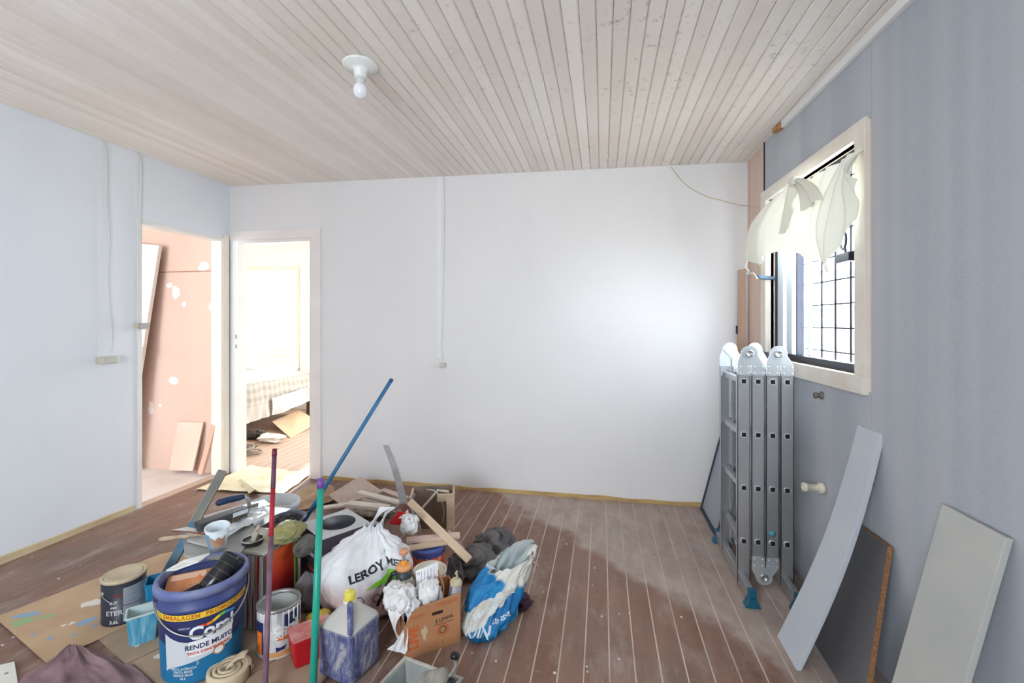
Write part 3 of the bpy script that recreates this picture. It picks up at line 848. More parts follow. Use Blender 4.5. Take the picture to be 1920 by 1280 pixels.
# ------------------------------------------------------------------ ceiling lamp
p = at_z(676, 121, 2.60); zc_ = ZC(p.x)
p = at_z(676, 121, zc_)
lamp = thing('ceiling_lamp', 'bare bulb in a porcelain holder on the board ceiling', 'lamp', (p.x, p.y, zc_), rot=(math.pi, 0, 0))
M_PORC = mat('white_porcelain', (232, 234, 230), 0.25)
MB().lathe([(0.0, 0.0), (0.082, 0.0), (0.084, 0.006), (0.080, 0.012), (0.045, 0.020), (0.034, 0.026), (0.030, 0.05), (0.028, 0.066), (0.0, 0.066)], 32).build('holder', M_PORC, lamp)
MB().lathe([(0.027, 0.064), (0.0275, 0.07), (0.020, 0.071), (0.019, 0.09), (0.0205, 0.096)], 24).build('bulb_base', mat('bulb_base_grey', (206, 208, 204), 0.4), lamp)
MB().lathe([(0.0205, 0.096), (0.031, 0.106), (0.0335, 0.122), (0.031, 0.14), (0.022, 0.153), (0.009, 0.159), (0.0, 0.16)], 24).build('bulb', mat('milky_bulb', (238, 238, 244), 0.12), lamp)

# ------------------------------------------------------------------ cables and boxes on the walls
M_CABLE = mat('white_cable', (226, 228, 228), 0.5)
M_BOX = mat('old_white_plastic', (214, 212, 206), 0.5, col2=(196, 192, 184), scale=20)
def wall_cable(name, label, pix, plane, boxpix, bsize, mcable=M_CABLE):
    pts = [plane(px, py) for px, py in pix]
    b = plane(*boxpix)
    t_ = thing(name, label, 'socket', b)
    f = smooth_curve([q - b for q in pts])
    MB().tube([f(i / 40) for i in range(41)], 0.0042, 6).build('cable', mcable, t_)
    return t_, b
pl = lambda px, py: at_x(px, py, XL + 0.014)
t_, b = wall_cable('hanging_socket', 'white socket box hanging on a cable down the left wall', [(194, 262), (199, 300), (199, 380), (203, 450), (200, 520), (204, 590), (209, 620), (205, 660)], pl, (198, 674), 0)
MB().cbox((0.028, 0.0, 0), (0.05, 0.095, 0.052)).build('box', M_BOX, t_, 0.006)
MB().cbox((0.002, -0.02, 0.0), (0.03, 0.06, 0.045)).build('plug', mat('beige_plug', (220, 205, 180), 0.6), t_, 0.004)
MB().cbox((0.0545, 0.0, 0), (0.004, 0.08, 0.042)).build('cover', M_BOX, t_, 0.002)
t_, b = wall_cable('hanging_switch', 'small white switch box on a cable at the edge of the left doorway', [(260, 284), (264, 320), (262, 400), (262, 480), (261, 560), (264, 604)], pl, (266, 611), 0)
MB().cbox((0.02, 0.0, 0), (0.045, 0.06, 0.048)).build('box', mat('grey_plastic_box', (186, 184, 182), 0.5), t_, 0.008)
MB().cbox((0.0, -0.03, 0), (0.02, 0.03, 0.035)).build('plug', MATS['beige_plug'], t_, 0.004)
pb = lambda px, py: at_y(px, py, YB - 0.01)
t_, b = wall_cable('wall_outlet', 'tiny white outlet at the end of the cable on the end wall', [(833, 333), (833, 400), (832, 480), (830, 560), (829, 620), (827, 650), (831, 676)], pb, (831, 684), 0)
MB().cbox((0.0, -0.016, 0), (0.045, 0.034, 0.042)).build('box', M_BOX, t_, 0.006)
# filled cable chases beside them
fil = mat('fresh_filler', (238, 238, 240), 0.7)
for (x0, x1, y0, y1) in ((183, 189, 250, 690),):
    a, c = at_x(x0, y0, XL), at_x(x1, y1, XL)
    MB().box((XL - 0.001, min(a.y, c.y), c.z), (XL + 0.0012, max(a.y, c.y), 2.64)).build('filled_chase', fil, wl)
a, c = at_x(254, 270, XL), at_x(258, 600, XL)
MB().box((XL - 0.001, a.y, c.z), (XL + 0.0012, c.y, 2.64)).build('filled_chase', fil, wl)
a, c = at_y(819, 335, YB), at_y(829, 670, YB)
MB().box((a.x, YB - 0.0012, c.z), (c.x, YB + 0.001, ZC(a.x)), ).build('filled_chase', fil, wb)
# loose wire from the ceiling to the window
wq = [at_y(1258, 313, YB - 0.01), at_y(1285, 345, YB - 0.012), at_y(1320, 366, YB - 0.015), at_y(1355, 376, YB - 0.02), at_y(1385, 384, YB - 0.02), V(0.99, 3.55, at_y(1400, 384, 3.55).z), V(XR(3.3) - 0.03, 3.3, at_r(1434, 380, 0.03).z)]
f = smooth_curve([q - wq[0] for q in wq])
o = MB().tube([f(i / 40) for i in range(41)], 0.003, 6).build('loose_wire', mat('yellowed_wire', (206, 190, 160), 0.6)); o.location = wq[0]
tag(o, 'thin loose wire drooping from the ceiling to the window corner', 'wire')

# ------------------------------------------------------------------ hall: leaning door leaf and pink boards
def yslab(name, pix, y, thick, m, label, cat, ylean=0.0, bevel=0.001, floor_snap=True):
    """slab roughly parallel to the back wall: pix = bottom left, bottom right, top right, top left"""
    pts = [at_y(px, py, y) for px, py in pix[:2]] + [at_y(px, py, y + ylean) for px, py in pix[2:]]
    if floor_snap:
        pts = [V(p.x, p.y, max(p.z, 0.0)) for p in pts]
    org = (pts[0] + pts[1]) / 2
    o = MB().prism([p - org for p in pts], (0, thick, 0)).build(name, m, None, bevel)
    o.location = org
    return tag(o, label, cat)
M_PINKB = mat('pink_board_face', (238, 208, 190), 0.7, col2=(230, 196, 178), scale=3)
yslab('offcut_board', [(317, 881), (361, 883), (381, 792), (333, 791)], 3.50, 0.015, M_PINKB, 'small pale pink board leaning low on the raw pink wall', 'board', 0.06)
yslab('offcut_plank', [(370, 888), (378, 890), (412, 768), (404, 764)], 3.48, 0.03, mat('pink_plank', (222, 178, 156), 0.7), 'narrow pink plank leaning sideways by the left door casing', 'plank', 0.06)
dl = thing('loose_door', 'white door leaf leaning askew inside the hall', 'door', at_y(232, 880, 3.40))
pts = [at_y(150, 880, 3.40), at_y(232, 880, 3.40), at_y(298, 460, 3.50), at_y(216, 452, 3.50)]
MB().prism([p - V(*dl.location) for p in pts], (0, 0.035, 0)).build('leaf', mat('white_door_leaf', (244, 234, 226), 0.5), dl, 0.002)
MB().lathe([(0.0, 0), (0.02, 0), (0.022, 0.03), (0.0, 0.034)], 12, Matrix.Translation(at_y(268, 655, 3.45) - V(*dl.location)) @ Matrix.Rotation(math.pi / 2, 4, 'X')).build('knob', M_TRIM, dl)

# ================================================================== the heap of paint and tools
def rz_of(a, b):
    d = V(*b) - V(*a); return math.atan2(d.y, d.x)
def wrap(R, a0, z0, tilt=0.0, off=0.0006):
    """lettering laid on an upright round (or conical) wall: R(z) radius, a0 centre angle, z0 centre height"""
    def fn(x, y, z):
        xx = x * math.cos(tilt) - y * math.sin(tilt); yy = x * math.sin(tilt) + y * math.cos(tilt)
        zz = z0 + yy; r = R(zz); a = a0 + xx / r; r += off + z
        return V(r * math.cos(a), r * math.sin(a), zz)
    return fn
def patch(R, a0, a1, z0, z1, off=0.0005, n=24, top=None, bot=None):
    """piece of printed sleeve; top/bot: functions u -> z for shaped edges"""
    mb = MB()
    def fn(u, v):
        a = a0 + (a1 - a0) * u
        zt = top(u) if top else z1; zb = bot(u) if bot else z0
        z = zb + (zt - zb) * v; r = R(z) + off
        return V(r * math.cos(a), r * math.sin(a), z)
    return mb.grid(fn, n, 4)
def wrap_poly(R, a0, pts, off=0.001):
    """small printed shape from (x, z) points on the wall, centre angle a0"""
    v = []
    for x, z in pts:
        r = R(z) + off; a = a0 + x / R(z); v.append(V(r * math.cos(a), r * math.sin(a), z))
    mb = MB(); mb._add(v, [tuple(range(len(v)))]); return mb
def facing(loc):
    """angle at which the wall of a round thing faces the camera"""
    return math.atan2(-loc[1], -loc[0])
def arc_pts(n, f): return [f(i / n) for i in range(n + 1)]
M_WIRE = mat('bail_wire', (168, 168, 170), 0.35, 0.8)
M_TIN = mat('bare_tin', (176, 176, 174), 0.4, 0.6, col2=(150, 150, 150), scale=12)
M_PW = mat('print_white', (236, 238, 240), 0.4)
M_PGREY = mat('print_pale_grey', (206, 210, 216), 0.45)
M_PNAVY = mat('print_navy', (38, 44, 92), 0.4)
M_PRED = mat('print_red', (206, 60, 44), 0.45)
M_PORANGE = mat('print_orange', (226, 120, 36), 0.45)
M_PYEL = mat('print_yellow', (240, 204, 60), 0.45)
M_PGREEN = mat('print_green', (128, 196, 60), 0.45)
M_PBLUE = mat('print_sky_blue', (60, 150, 210), 0.45)
M_PBLACK = mat('print_black', (40, 40, 44), 0.5)
M_PTEAL = mat('print_teal', (24, 112, 160), 0.4)

# ------------------------------------------------------------------ cardboard spread on the floor
M_CARD = mat('brown_cardboard', (196, 166, 134), 0.85, col2=(178, 148, 118), scale=4, bump=0.06)
M_CARD2 = mat('grey_brown_cardboard', (180, 156, 132), 0.85, col2=(158, 136, 116), scale=5, bump=0.06)
def flat_sheet(name, pix, z, thick, m, label, cat, org=None):
    pts = [at_z(px, py, z) for px, py in pix]
    c = sum(pts, V(0, 0, 0)) / len(pts); c.z = z
    o = MB().prism([p - c for p in pts], (0, 0, thick)).build(name, m, None, 0.0008)
    o.location = c
    return tag(o, label, cat), c
cs, cc = flat_sheet('cardboard_sheet', [(-10, 1158), (88, 1244), (246, 1170), (340, 1128), (420, 1085), (345, 1030), (300, 1040)], 0.0052, 0.004, M_CARD,
                    'large cardboard sheet with green and blue paint marks under the dark paint can', 'cardboard')
Mgp = mat('dried_green_paint', (150, 176, 130), 0.8); Mbp = mat('dried_blue_paint', (140, 168, 190), 0.8); Mwp = mat('dried_white_paint', (222, 216, 208), 0.8)
r3 = random.Random(9)
def splat(parent, c, px, py, sx, sy, m, z, ang=0.0):
    p = at_z(px, py, z); s_ = scale_px(p); pl = []
    for k in range(12):
        a = 2 * math.pi * k / 12; q = 0.65 + 0.6 * r3.random()
        u, w = math.cos(a) * sx * s_ * q, math.sin(a) * sy * s_ * 2.2 * q
        pl.append(V(p.x + u * math.cos(ang) - w * math.sin(ang), p.y + u * math.sin(ang) + w * math.cos(ang), z) - c)
    MB().prism(pl, (0, 0, 0.0008)).build('paint_mark', m, parent)
for a in [(44, 1165, 18, 7, Mgp, 0.5), (50, 1152, 22, 4, Mbp, 0.4), (62, 1190, 5, 2, Mbp, 0), (95, 1195, 5, 3, Mbp, 0), (120, 1172, 4, 2, Mwp, 0), (135, 1168, 4, 2, Mwp, 0), (172, 1130, 16, 6, Mwp, 0.4), (88, 1155, 14, 3, Mgp, 0.5), (140, 1190, 5, 2, Mbp, 0), (175, 1173, 4, 3, Mbp, 0), (160, 1165, 16, 5, Mbp, 0.4)]:
    splat(cs, cc, a[0], a[1], a[2], a[3], a[4], 0.0092, a[5])
cs2, c2 = flat_sheet('cardboard_flap', [(186, 1200), (292, 1300), (560, 1330), (640, 1240), (560, 1120), (330, 1130)], 0.0005, 0.004, M_CARD2,
                     'flattened grey-brown cardboard box under the big blue bucket', 'cardboard')
for a in [(300, 1228, 9, 4, Mwp, 0.2), (310, 1210, 3, 2, Mwp, 0.0), (258, 1210, 4, 2, Mwp, 0), (352, 1268, 6, 3, Mwp, 0.3), (470, 1250, 5, 3, Mwp, 0.0)]:
    splat(cs2, c2, a[0], a[1], a[2], a[3], a[4], 0.0052, a[5])
Mcr = mat('crease_dark', (110, 90, 74), 0.9)
for (a, b) in (((243, 1242), (330, 1200)), ((430, 1290), (560, 1210)), ((300, 1290), (250, 1245))):
    p, q = at_z(*a, 0.0048), at_z(*b, 0.0048)
    MB().tube([p - c2, q - c2], 0.0016, 5).build('crease', Mcr, cs2)

# ------------------------------------------------------------------ big blue paint bucket
bk_loc = at_z(381, 1236, 0.006)
H, R0, R1 = 0.365, 0.138, 0.152
Rb = lambda z: R0 + (R1 - R0) * z / H
bk = thing('paint_bucket', 'big navy blue plastic paint bucket printed Coral with yellow band', 'bucket', bk_loc)
M_BKT = mat('navy_bucket_plastic', (58, 68, 122), 0.42, col2=(70, 80, 132), scale=6)
M_RIMP = mat('dusty_navy_rim', (92, 104, 158), 0.55, col2=(130, 136, 166), scale=14)
body = MB().lathe([(0.0, 0.0), (R0 - 0.006, 0.0), (R0, 0.006), (Rb(0.30), 0.30)], 64)
body.v and None
body = MB().lathe([(R0 - 0.02, 0.0), (R0 - 0.006, 0.0), (R0, 0.006), (Rb(0.28), 0.28), (Rb(0.283) + 0.006, 0.283), (Rb(0.295) + 0.006, 0.295), (Rb(0.298) + 0.001, 0.298), (Rb(0.345), 0.345), (Rb(0.345) - 0.004, 0.345), (R0 - 0.004, 0.02), (0.0, 0.02)], 64)
body = body.build('body', M_BKT, bk)
MB().lathe([(Rb(0.34), 0.332), (R1 + 0.012, 0.334), (R1 + 0.013, 0.350), (R1 + 0.010, 0.362), (R1 + 0.002, 0.366), (R1 - 0.006, 0.364), (R1 - 0.009, 0.34), (Rb(0.335) - 0.003, 0.33), (Rb(0.34), 0.332)], 64).build('rim', M_RIMP, bk)
af = facing(bk_loc) + 0.10
# printed sleeve
patch(Rb, af - 2.2, af + 2.2, 0.252, 0.275, 0.0008, 60).build('yellow_band', M_PYEL, body)
patch(Rb, af - 2.2, af + 2.2, 0.008, 0.13, 0.0006, 60, top=lambda u: 0.135 + 0.03 * math.sin(u * 9)).build('teal_print', M_PTEAL, body)
patch(Rb, af - 1.05, af + 0.55, 0.07, 0.20, 0.0010, 30, top=lambda u: 0.20 - 0.035 * (1 - (2 * u - 1) ** 2) , bot=lambda u: 0.055 + 0.055 * u ** 0.6).build('grey_print', M_PGREY, body)
patch(Rb, af - 0.42, af + 0.62, 0.115, 0.165, 0.0016, 24, top=lambda u: 0.168 + 0.012 * u, bot=lambda u: 0.108 + 0.006 * u).build('name_panel', M_PW, body)
text_mesh('EMBALAGEM  PROMOCIONAL', 0.0225, mat('print_amber', (198, 112, 40), 0.5), 'lettering', body, wrap(Rb, af + 0.03, 0.2635, off=0.0012), bold=0.0004, space=1.12)
text_mesh('Coral', 0.068, M_PW, 'lettering', body, wrap(Rb, af + 0.12, 0.196, off=0.0014), bold=0.0022)
text_mesh('RENDE MUITO', 0.025, M_PNAVY, 'lettering', body, wrap(Rb, af + 0.06, 0.145, off=0.0022), bold=0.0003)
text_mesh('TINTA CONCENTRADA', 0.0135, M_PRED, 'lettering', body, wrap(Rb, af + 0.05, 0.122, off=0.0022), bold=0.0002)
text_mesh('TINTA ACRILICA\nPINTA MAIS\nRENDE MAIS\n18 L', 0.0125, M_PGREY, 'lettering', body, wrap(Rb, af - 0.58, 0.048, off=0.0012), bold=0.0002)
text_mesh('ACRILICO', 0.009, M_PGREY, 'lettering', body, wrap(Rb, af - 0.52, 0.222, off=0.0012))
# rainbow swoosh over the name
cols = [(222, 70, 40), (240, 140, 40), (240, 210, 60), (120, 190, 80), (60, 150, 200), (80, 170, 220)]
def sw_z(x): return 0.2285 + 0.006 * math.sin(x * 62 - 1.2) + 0.11 * x
for k, c_ in enumerate(cols):
    xa = -0.03 + k * 0.0205; xb = xa + 0.0205
    up_ = [(xa + (xb - xa) * i / 4, sw_z(xa + (xb - xa) * i / 4) + 0.0062 * (1 - abs((xa + (xb - xa) * i / 4 - 0.03) / 0.075) ** 2 * 0.7)) for i in range(5)]
    dn_ = [(x, 2 * sw_z(x) - z) for x, z in reversed(up_)]
    wrap_poly(Rb, af + 0.05, up_ + dn_, 0.0015).build('swoosh', mat('swoosh_%d' % k, c_, 0.4), body)
# printed paint roller picture
wrap_poly(Rb, af + 0.14, [(-0.055, 0.072), (0.02, 0.092), (0.02, 0.112), (-0.055, 0.092)], 0.0022).build('roller_print', mat('print_silver', (176, 186, 196), 0.35, 0.4), body)
wrap_poly(Rb, af + 0.14, [(0.018 + 0.021 * math.cos(2 * math.pi * k / 16), 0.105 + 0.019 * math.sin(2 * math.pi * k / 16)) for k in range(16)], 0.0028).build('roller_print', mat('print_tan', (196, 140, 90), 0.5), body)
wrap_poly(Rb, af + 0.14, [(0.017 + 0.015 * math.cos(2 * math.pi * k / 16), 0.104 + 0.013 * math.sin(2 * math.pi * k / 16)) for k in range(16)], 0.0034).build('roller_print', M_PW, body)
# bail handle hanging in front
ha = af + math.pi / 2
hp = []
for i in range(33):
    u = i / 32; a = math.pi * u
    ang = af - math.pi / 2 + a
    z = 0.315 - 0.125 * math.sin(a) ** 0.9
    r = Rb(z) + 0.012
    hp.append((r * math.cos(ang), r * math.sin(ang), z))
MB().tube(hp, 0.003, 6).build('bail_handle', M_WIRE, bk)
for s_ in (-1, 1):
    a = af + s_ * math.pi / 2
    MB().cbox((0, 0, 0), (0.02, 0.012, 0.03), Matrix.Translation((math.cos(a) * (R1 + 0.006), math.sin(a) * (R1 + 0.006), 0.315)) @ Matrix.Rotation(a + math.pi / 2, 4, 'Z')).build('ear', M_BKT, bk, 0.002)
# what lies in the bucket, each its own thing
inb = lambda x, y, z: V(bk_loc.x + x, bk_loc.y + y, bk_loc.z + z)
rub = MB()
def lump(name, label, cat, loc, rx, ry, rz_, m, seed, amp=0.18, flat=True, nu=56, nv=32, freq=3.0, rotz=0.0, ridged=True, parent=None, floor=0.0):
    """crumpled soft body: squashed ball with sharp folds, flattened where it rests"""
    RS = Matrix.Rotation(seed * 1.7, 3, 'Z') @ Matrix.Rotation(0.5, 3, 'X')
    def fn(u, v):
        th = 2 * math.pi * u; ph = math.pi * (v - 0.5)
        d = V(math.cos(th) * math.cos(ph), math.sin(th) * math.cos(ph), math.sin(ph))
        wv = mnoise.noise_vector(d * 0.9 + V(seed, seed, 0))
        e = RS @ (d + wv * 0.35); e = V(e.x * 2.3, e.y * 0.7, e.z * 0.9)
        n1 = mnoise.noise(e * freq * 0.62 + V(seed, 0, 0)); n2 = mnoise.noise(e.yxz * freq * 1.0 + V(0, seed, 0)); n3 = mnoise.noise(d * freq * 0.5 + V(0, 0, seed))
        k = 1 + amp * (0.9 * (1 - 2.6 * abs(n1)) + 0.4 * (1 - 2.4 * abs(n2)) + 1.0 * n3 - 0.5)
        p = V(d.x * rx * k, d.y * ry * k, rz_ + d.z * rz_ * k)
        if flat: p.z = max(p.z, floor)
        return p
    mb = MB().grid(fn, nu, nv)
    o = mb.build(name, m, parent)
    bm = bmesh.new(); bm.from_mesh(o.data); bmesh.ops.remove_doubles(bm, verts=bm.verts, dist=0.0004); bmesh.ops.recalc_face_normals(bm, faces=bm.faces); bm.to_mesh(o.data); bm.free()
    for p in o.data.polygons: p.use_smooth = True
    o.location = loc; o.rotation_euler = (0, 0, rotz)
    if label: tag(o, label, cat)
    return o
lump('black_rags', 'crumpled black rags filling the big blue bucket', 'rags', inb(0, 0, 0.22), 0.125, 0.125, 0.05, mat('black_rag', (44, 44, 52), 0.85, col2=(70, 70, 80), scale=20), 4.0, 0.12)
def pack(name, label, cat, M, L, W_, Tk, m, m2=None, puff=0.5):
    t_ = thing(name, label, cat); t_.matrix_world = M
    def fn(sgn):
        def g(u, v):
            x, y = (u - 0.5) * L, (v - 0.5) * W_
            e = (1 - abs(2 * u - 1) ** 4) * (1 - abs(2 * v - 1) ** 4)
            return V(x, y, sgn * Tk / 2 * (0.12 + 0.88 * e) + 0.002 * math.sin(x * 90) * e)
        return g
    MB().grid(fn(1), 20, 14).grid(fn(-1), 20, 14).build('packet', m, t_)
    return t_
ex = (at_z(425, 1075, 0.36) - at_z(330, 1095, 0.36)).normalized()
Mo = frame_matrix(inb(-0.04, -0.005, 0.318), ex, V(0.1, -0.25, 0.95))
pk_ = pack('sandpaper_packet', 'orange sandpaper packet with white flap sticking out of the blue bucket', 'packet', Mo, 0.19, 0.12, 0.018, mat('orange_packet', (232, 140, 84), 0.5, col2=(226, 168, 130), scale=9))
MB().cbox((0.0, -0.056, 0.0), (0.19, 0.012, 0.010)).build('dark_hem', mat('purple_hem', (56, 40, 78), 0.5), pk_)
MB().cbox((-0.02, 0.028, 0.010), (0.12, 0.03, 0.001)).build('print_band', mat('orange_print_pale', (240, 196, 166), 0.5), pk_)
# white triangular offcut
tri = [at_z(313, 1068, 0.385), at_z(388, 1036, 0.40), at_z(375, 1052, 0.395), at_z(318, 1070, 0.38)]
tri = [at_d(312, 1068, 1.83), at_d(345, 1049, 1.86), at_d(393, 1036, 1.9), at_d(372, 1051, 1.84), at_d(330, 1066, 1.80)]
c = sum(tri, V(0, 0, 0)) / 5
o = MB().prism([p - c for p in tri], (0.004, -0.004, -0.004)).build('card_offcut', mat('white_card', (226, 226, 220), 0.6)); o.location = c
tag(o, 'white triangular card offcut lying over the bucket rim', 'card')
# roll of black film
a_, b_ = inb(0.05, -0.03, 0.305), inb(0.085, 0.075, 0.40)
d_ = (b_ - a_); Mx = frame_matrix(a_, d_.normalized(), V(0, 0, 1)) @ Matrix.Rotation(math.pi / 2, 4, 'Y')
fr_ = thing('film_roll', 'shiny black roll of film standing in the blue bucket', 'roll'); fr_.matrix_world = Mx
Ln = d_.length
MB().lathe([(0.018, 0), (0.041, 0), (0.044, 0.004), (0.044, Ln - 0.004), (0.041, Ln), (0.018, Ln), (0.018, 0)], 28).build('winding', mat('black_film', (34, 34, 38), 0.22), fr_)
for k in range(5):
    q = 0.015 + k * (Ln - 0.03) / 4
    MB().lathe([(0.0438, q), (0.0448, q + 0.002), (0.0438, q + 0.004)], 28).build('film_edge', mat('film_edge_grey', (62, 60, 60), 0.35), fr_)
MB().lathe([(0.018, -0.001), (0.0165, -0.001), (0.0165, Ln), (0.018, Ln)], 20).build('core', mat('film_core', (20, 20, 24), 0.7), fr_)

# ------------------------------------------------------------------ paint cans
def gallon(name, label, loc, r=0.083, h=0.195, m=None, lid=None, inside=None, group=None, bail=None, a0=None, rot=None):
    t_ = thing(name, label, 'paint can', loc, rot=rot)
    ro = lambda z: r
    if lid is None:
        prof = [(r - 0.004, 0.0), (r, 0.0), (r + 0.002, 0.004), (r, 0.008), (r, h - 0.012), (r - 0.002, h - 0.008), (r - 0.002, h - 0.02), (r - 0.003, 0.02), (0, 0.02)]
    else:
        prof = [(r - 0.004, 0.0), (r, 0.0), (r + 0.002, 0.004), (r, 0.008), (r, h - 0.008), (0.0, h - 0.006)]
    b_ = MB().lathe(prof, 48).build('body', m, t_)
    MB().lathe([(r, h - 0.014), (r + 0.0035, h - 0.010), (r + 0.0035, h - 0.002), (r, h + 0.001), (r - 0.006, h), (r - 0.011, h - 0.004), (r - 0.012, h - 0.012), (r - 0.004, h - 0.016), (r, h - 0.014)], 48).build('rim', M_TIN if lid is None else lid, t_)
    if lid is not None:
        MB().lathe([(r - 0.010, h - 0.008), (r - 0.012, h - 0.001), (r - 0.018, h + 0.001), (r - 0.022, h - 0.003), (0.0, h - 0.003)], 40).build('lid', lid, t_)
    if inside is not None:
        MB().lathe([(r - 0.0032, h - 0.016), (r - 0.0036, 0.021), (0.0, 0.021)], 40).build('lining', inside, t_)
    a0 = facing(loc) if a0 is None else a0
    if bail is not None:
        pts = []
        for i in range(29):
            u = i / 28; a = a0 - math.pi / 2 + math.pi * u
            z = h * 0.72 - bail * math.sin(math.pi * u)
            pts.append(((r + 0.006) * math.cos(a), (r + 0.006) * math.sin(a), z))
        MB().tube(pts, 0.0018, 6).build('bail_handle', M_WIRE, t_)
        for s_ in (-1, 1):
            a = a0 + s_ * math.pi / 2
            Mx = Matrix.Translation((math.cos(a) * r, math.sin(a) * r, h * 0.72)) @ Matrix.Rotation(a, 4, 'Z') @ Matrix.Rotation(math.pi / 2, 4, 'Y')
            MB().lathe([(0.010, 0), (0.009, 0.005), (0.0, 0.007)], 14, Mx).build('ear', M_TIN, t_)
    return t_, b_, ro, a0
M_LID = mat('beige_painted_lid', (208, 192, 164), 0.5, col2=(196, 180, 152), scale=10)
loc = at_z(233, 1153, 0.0094)
t_, b_, ro, a0 = gallon('dark_paint_can', 'black paint can with beige lid and grey label', loc, 0.083, 0.2, mat('black_can_print', (44, 44, 58), 0.4), M_LID, bail=0.06, a0=facing(loc) + 0.45)
af = facing(loc)
patch(ro, af - 0.05, af + 1.5, 0.012, 0.165, 0.0006, 24).build('label', mat('grey_label', (150, 154, 166), 0.5, col2=(164, 168, 178), scale=8), b_)
patch(ro, af + 0.55, af + 1.5, 0.012, 0.165, 0.0008, 16).build('label_side', mat('pale_label', (168, 170, 182), 0.5), b_)
patch(ro, af - 0.5, af - 0.05, 0.132, 0.139, 0.0008, 8).build('red_stripe', mat('dark_red_stripe', (140, 40, 44), 0.5), b_)
for k, (z, s_) in enumerate(((0.105, 0.02), (0.085, 0.016), (0.058, 0.03), (0.018, 0.02))):
    text_mesh(('INK', 'mat', 'ETER', '3,6L')[k], s_, M_PGREY, 'lettering', b_, wrap(ro, af - 0.45, z, off=0.0008), bold=0.0004)
for z in (0.148, 0.126, 0.1, 0.07, 0.04):
    patch(ro, af + 0.02, af + 0.5, z, z + 0.0015, 0.0011, 8).build('print_line', mat('print_line_grey', (120, 124, 138), 0.5), b_)

loc = at_z(523, 1211, 0.005)
t_, b_, ro, a0 = gallon('white_paint_can', 'open white paint can printed Coral with orange band and paint drips', loc, 0.083, 0.2, mat('white_drippy_can', (214, 212, 208), 0.4, col2=(186, 184, 186), scale=14), None, inside=mat('grey_can_lining', (186, 188, 182), 0.5, col2=(170, 172, 168), scale=6))
af = facing(loc)
patch(ro, af - 1.5, af - 0.75, 0.02, 0.15, 0.0007, 16).build('side_print', M_PNAVY, b_)
patch(ro, af - 1.25, af - 0.85, 0.02, 0.11, 0.0011, 12).build('side_print', M_PORANGE, b_)
patch(ro, af + 0.25, af + 1.5, 0.108, 0.175, 0.0008, 16, bot=lambda u: 0.115).build('blue_print', M_PNAVY, b_)
patch(ro, af - 0.1, af + 1.5, 0.07, 0.115, 0.0007, 20, bot=lambda u: 0.075 - 0.01 * u, top=lambda u: 0.088 + 0.03 * u).build('orange_print', M_PORANGE, b_)
patch(ro, af - 0.6, af + 1.2, 0.008, 0.03, 0.0007, 20).build('orange_print', mat('print_orange_worn', (206, 150, 100), 0.5), b_)
text_mesh('Coral', 0.042, M_PW, 'lettering', b_, wrap(ro, af + 0.35, 0.118, 0.06, off=0.0012), bold=0.0015)
text_mesh('CORALIT', 0.026, M_PW, 'lettering', b_, wrap(ro, af + 0.42, 0.092, 0.06, off=0.0014), bold=0.0005)
wrap_poly(ro, af + 0.45, [(0.0, 0.15), (0.02, 0.158), (0.045, 0.172), (0.05, 0.166), (0.022, 0.145)], 0.0012).build('swoosh', M_PGREEN, b_)
wrap_poly(ro, af + 0.0, [(-0.01, 0.03), (0.02, 0.034), (0.03, 0.05), (0.005, 0.046), (-0.012, 0.05)], 0.0014).build('paint_smear', M_PNAVY, b_)
for k in range(9):
    a = af - 0.9 + 0.27 * k; zt = 0.19; zb = 0.19 - (0.03 + 0.10 * ((k * 37) % 10) / 10)
    MB().tube([((0.0845) * math.cos(a), 0.0845 * math.sin(a), zt - (zt - zb) * i / 6) for i in range(7)], [0.0032, 0.003, 0.0026, 0.0022, 0.002, 0.0024, 0.003], 6).build('paint_drip', M_PW, b_)

M_OCAN = mat('orange_can_print', (216, 96, 46), 0.45, col2=(206, 84, 40), scale=5)
ltop = at_z(803, 1020, 0.2)
t_, b_, ro, a0 = gallon('orange_paint_can', 'orange paint can with blue band under the wooden mouldings', V(ltop.x, ltop.y, 0), 0.088, 0.2, M_OCAN, mat('blue_can_lid', (72, 92, 160), 0.5))
patch(ro, a0 - 1.6, a0 + 1.6, 0.155, 0.185, 0.0006, 30, bot=lambda u: 0.163 - 0.004 * math.sin(u * 50)).build('blue_band', mat('blue_can_band', (70, 84, 150), 0.45), b_)
for k in range(6):
    a = a0 - 1.0 + 0.21 * k
    MB().tube([(0.0888 * math.cos(a), 0.0888 * math.sin(a), 0.165 - 0.012 * i) for i in range(4 + k % 3)], 0.002, 5).build('paint_drip', M_PNAVY, b_)
ltop = at_z(806, 1066, 0.2)
t_, b_, ro, a0 = gallon('beige_lid_can', 'tin can with cream lid standing behind the cardboard box', V(ltop.x, ltop.y, 0), 0.078, 0.2, mat('cream_can', (196, 184, 162), 0.5, col2=(180, 166, 144), scale=9), mat('cream_lid', (222, 214, 196), 0.5, col2=(206, 196, 176), scale=12))

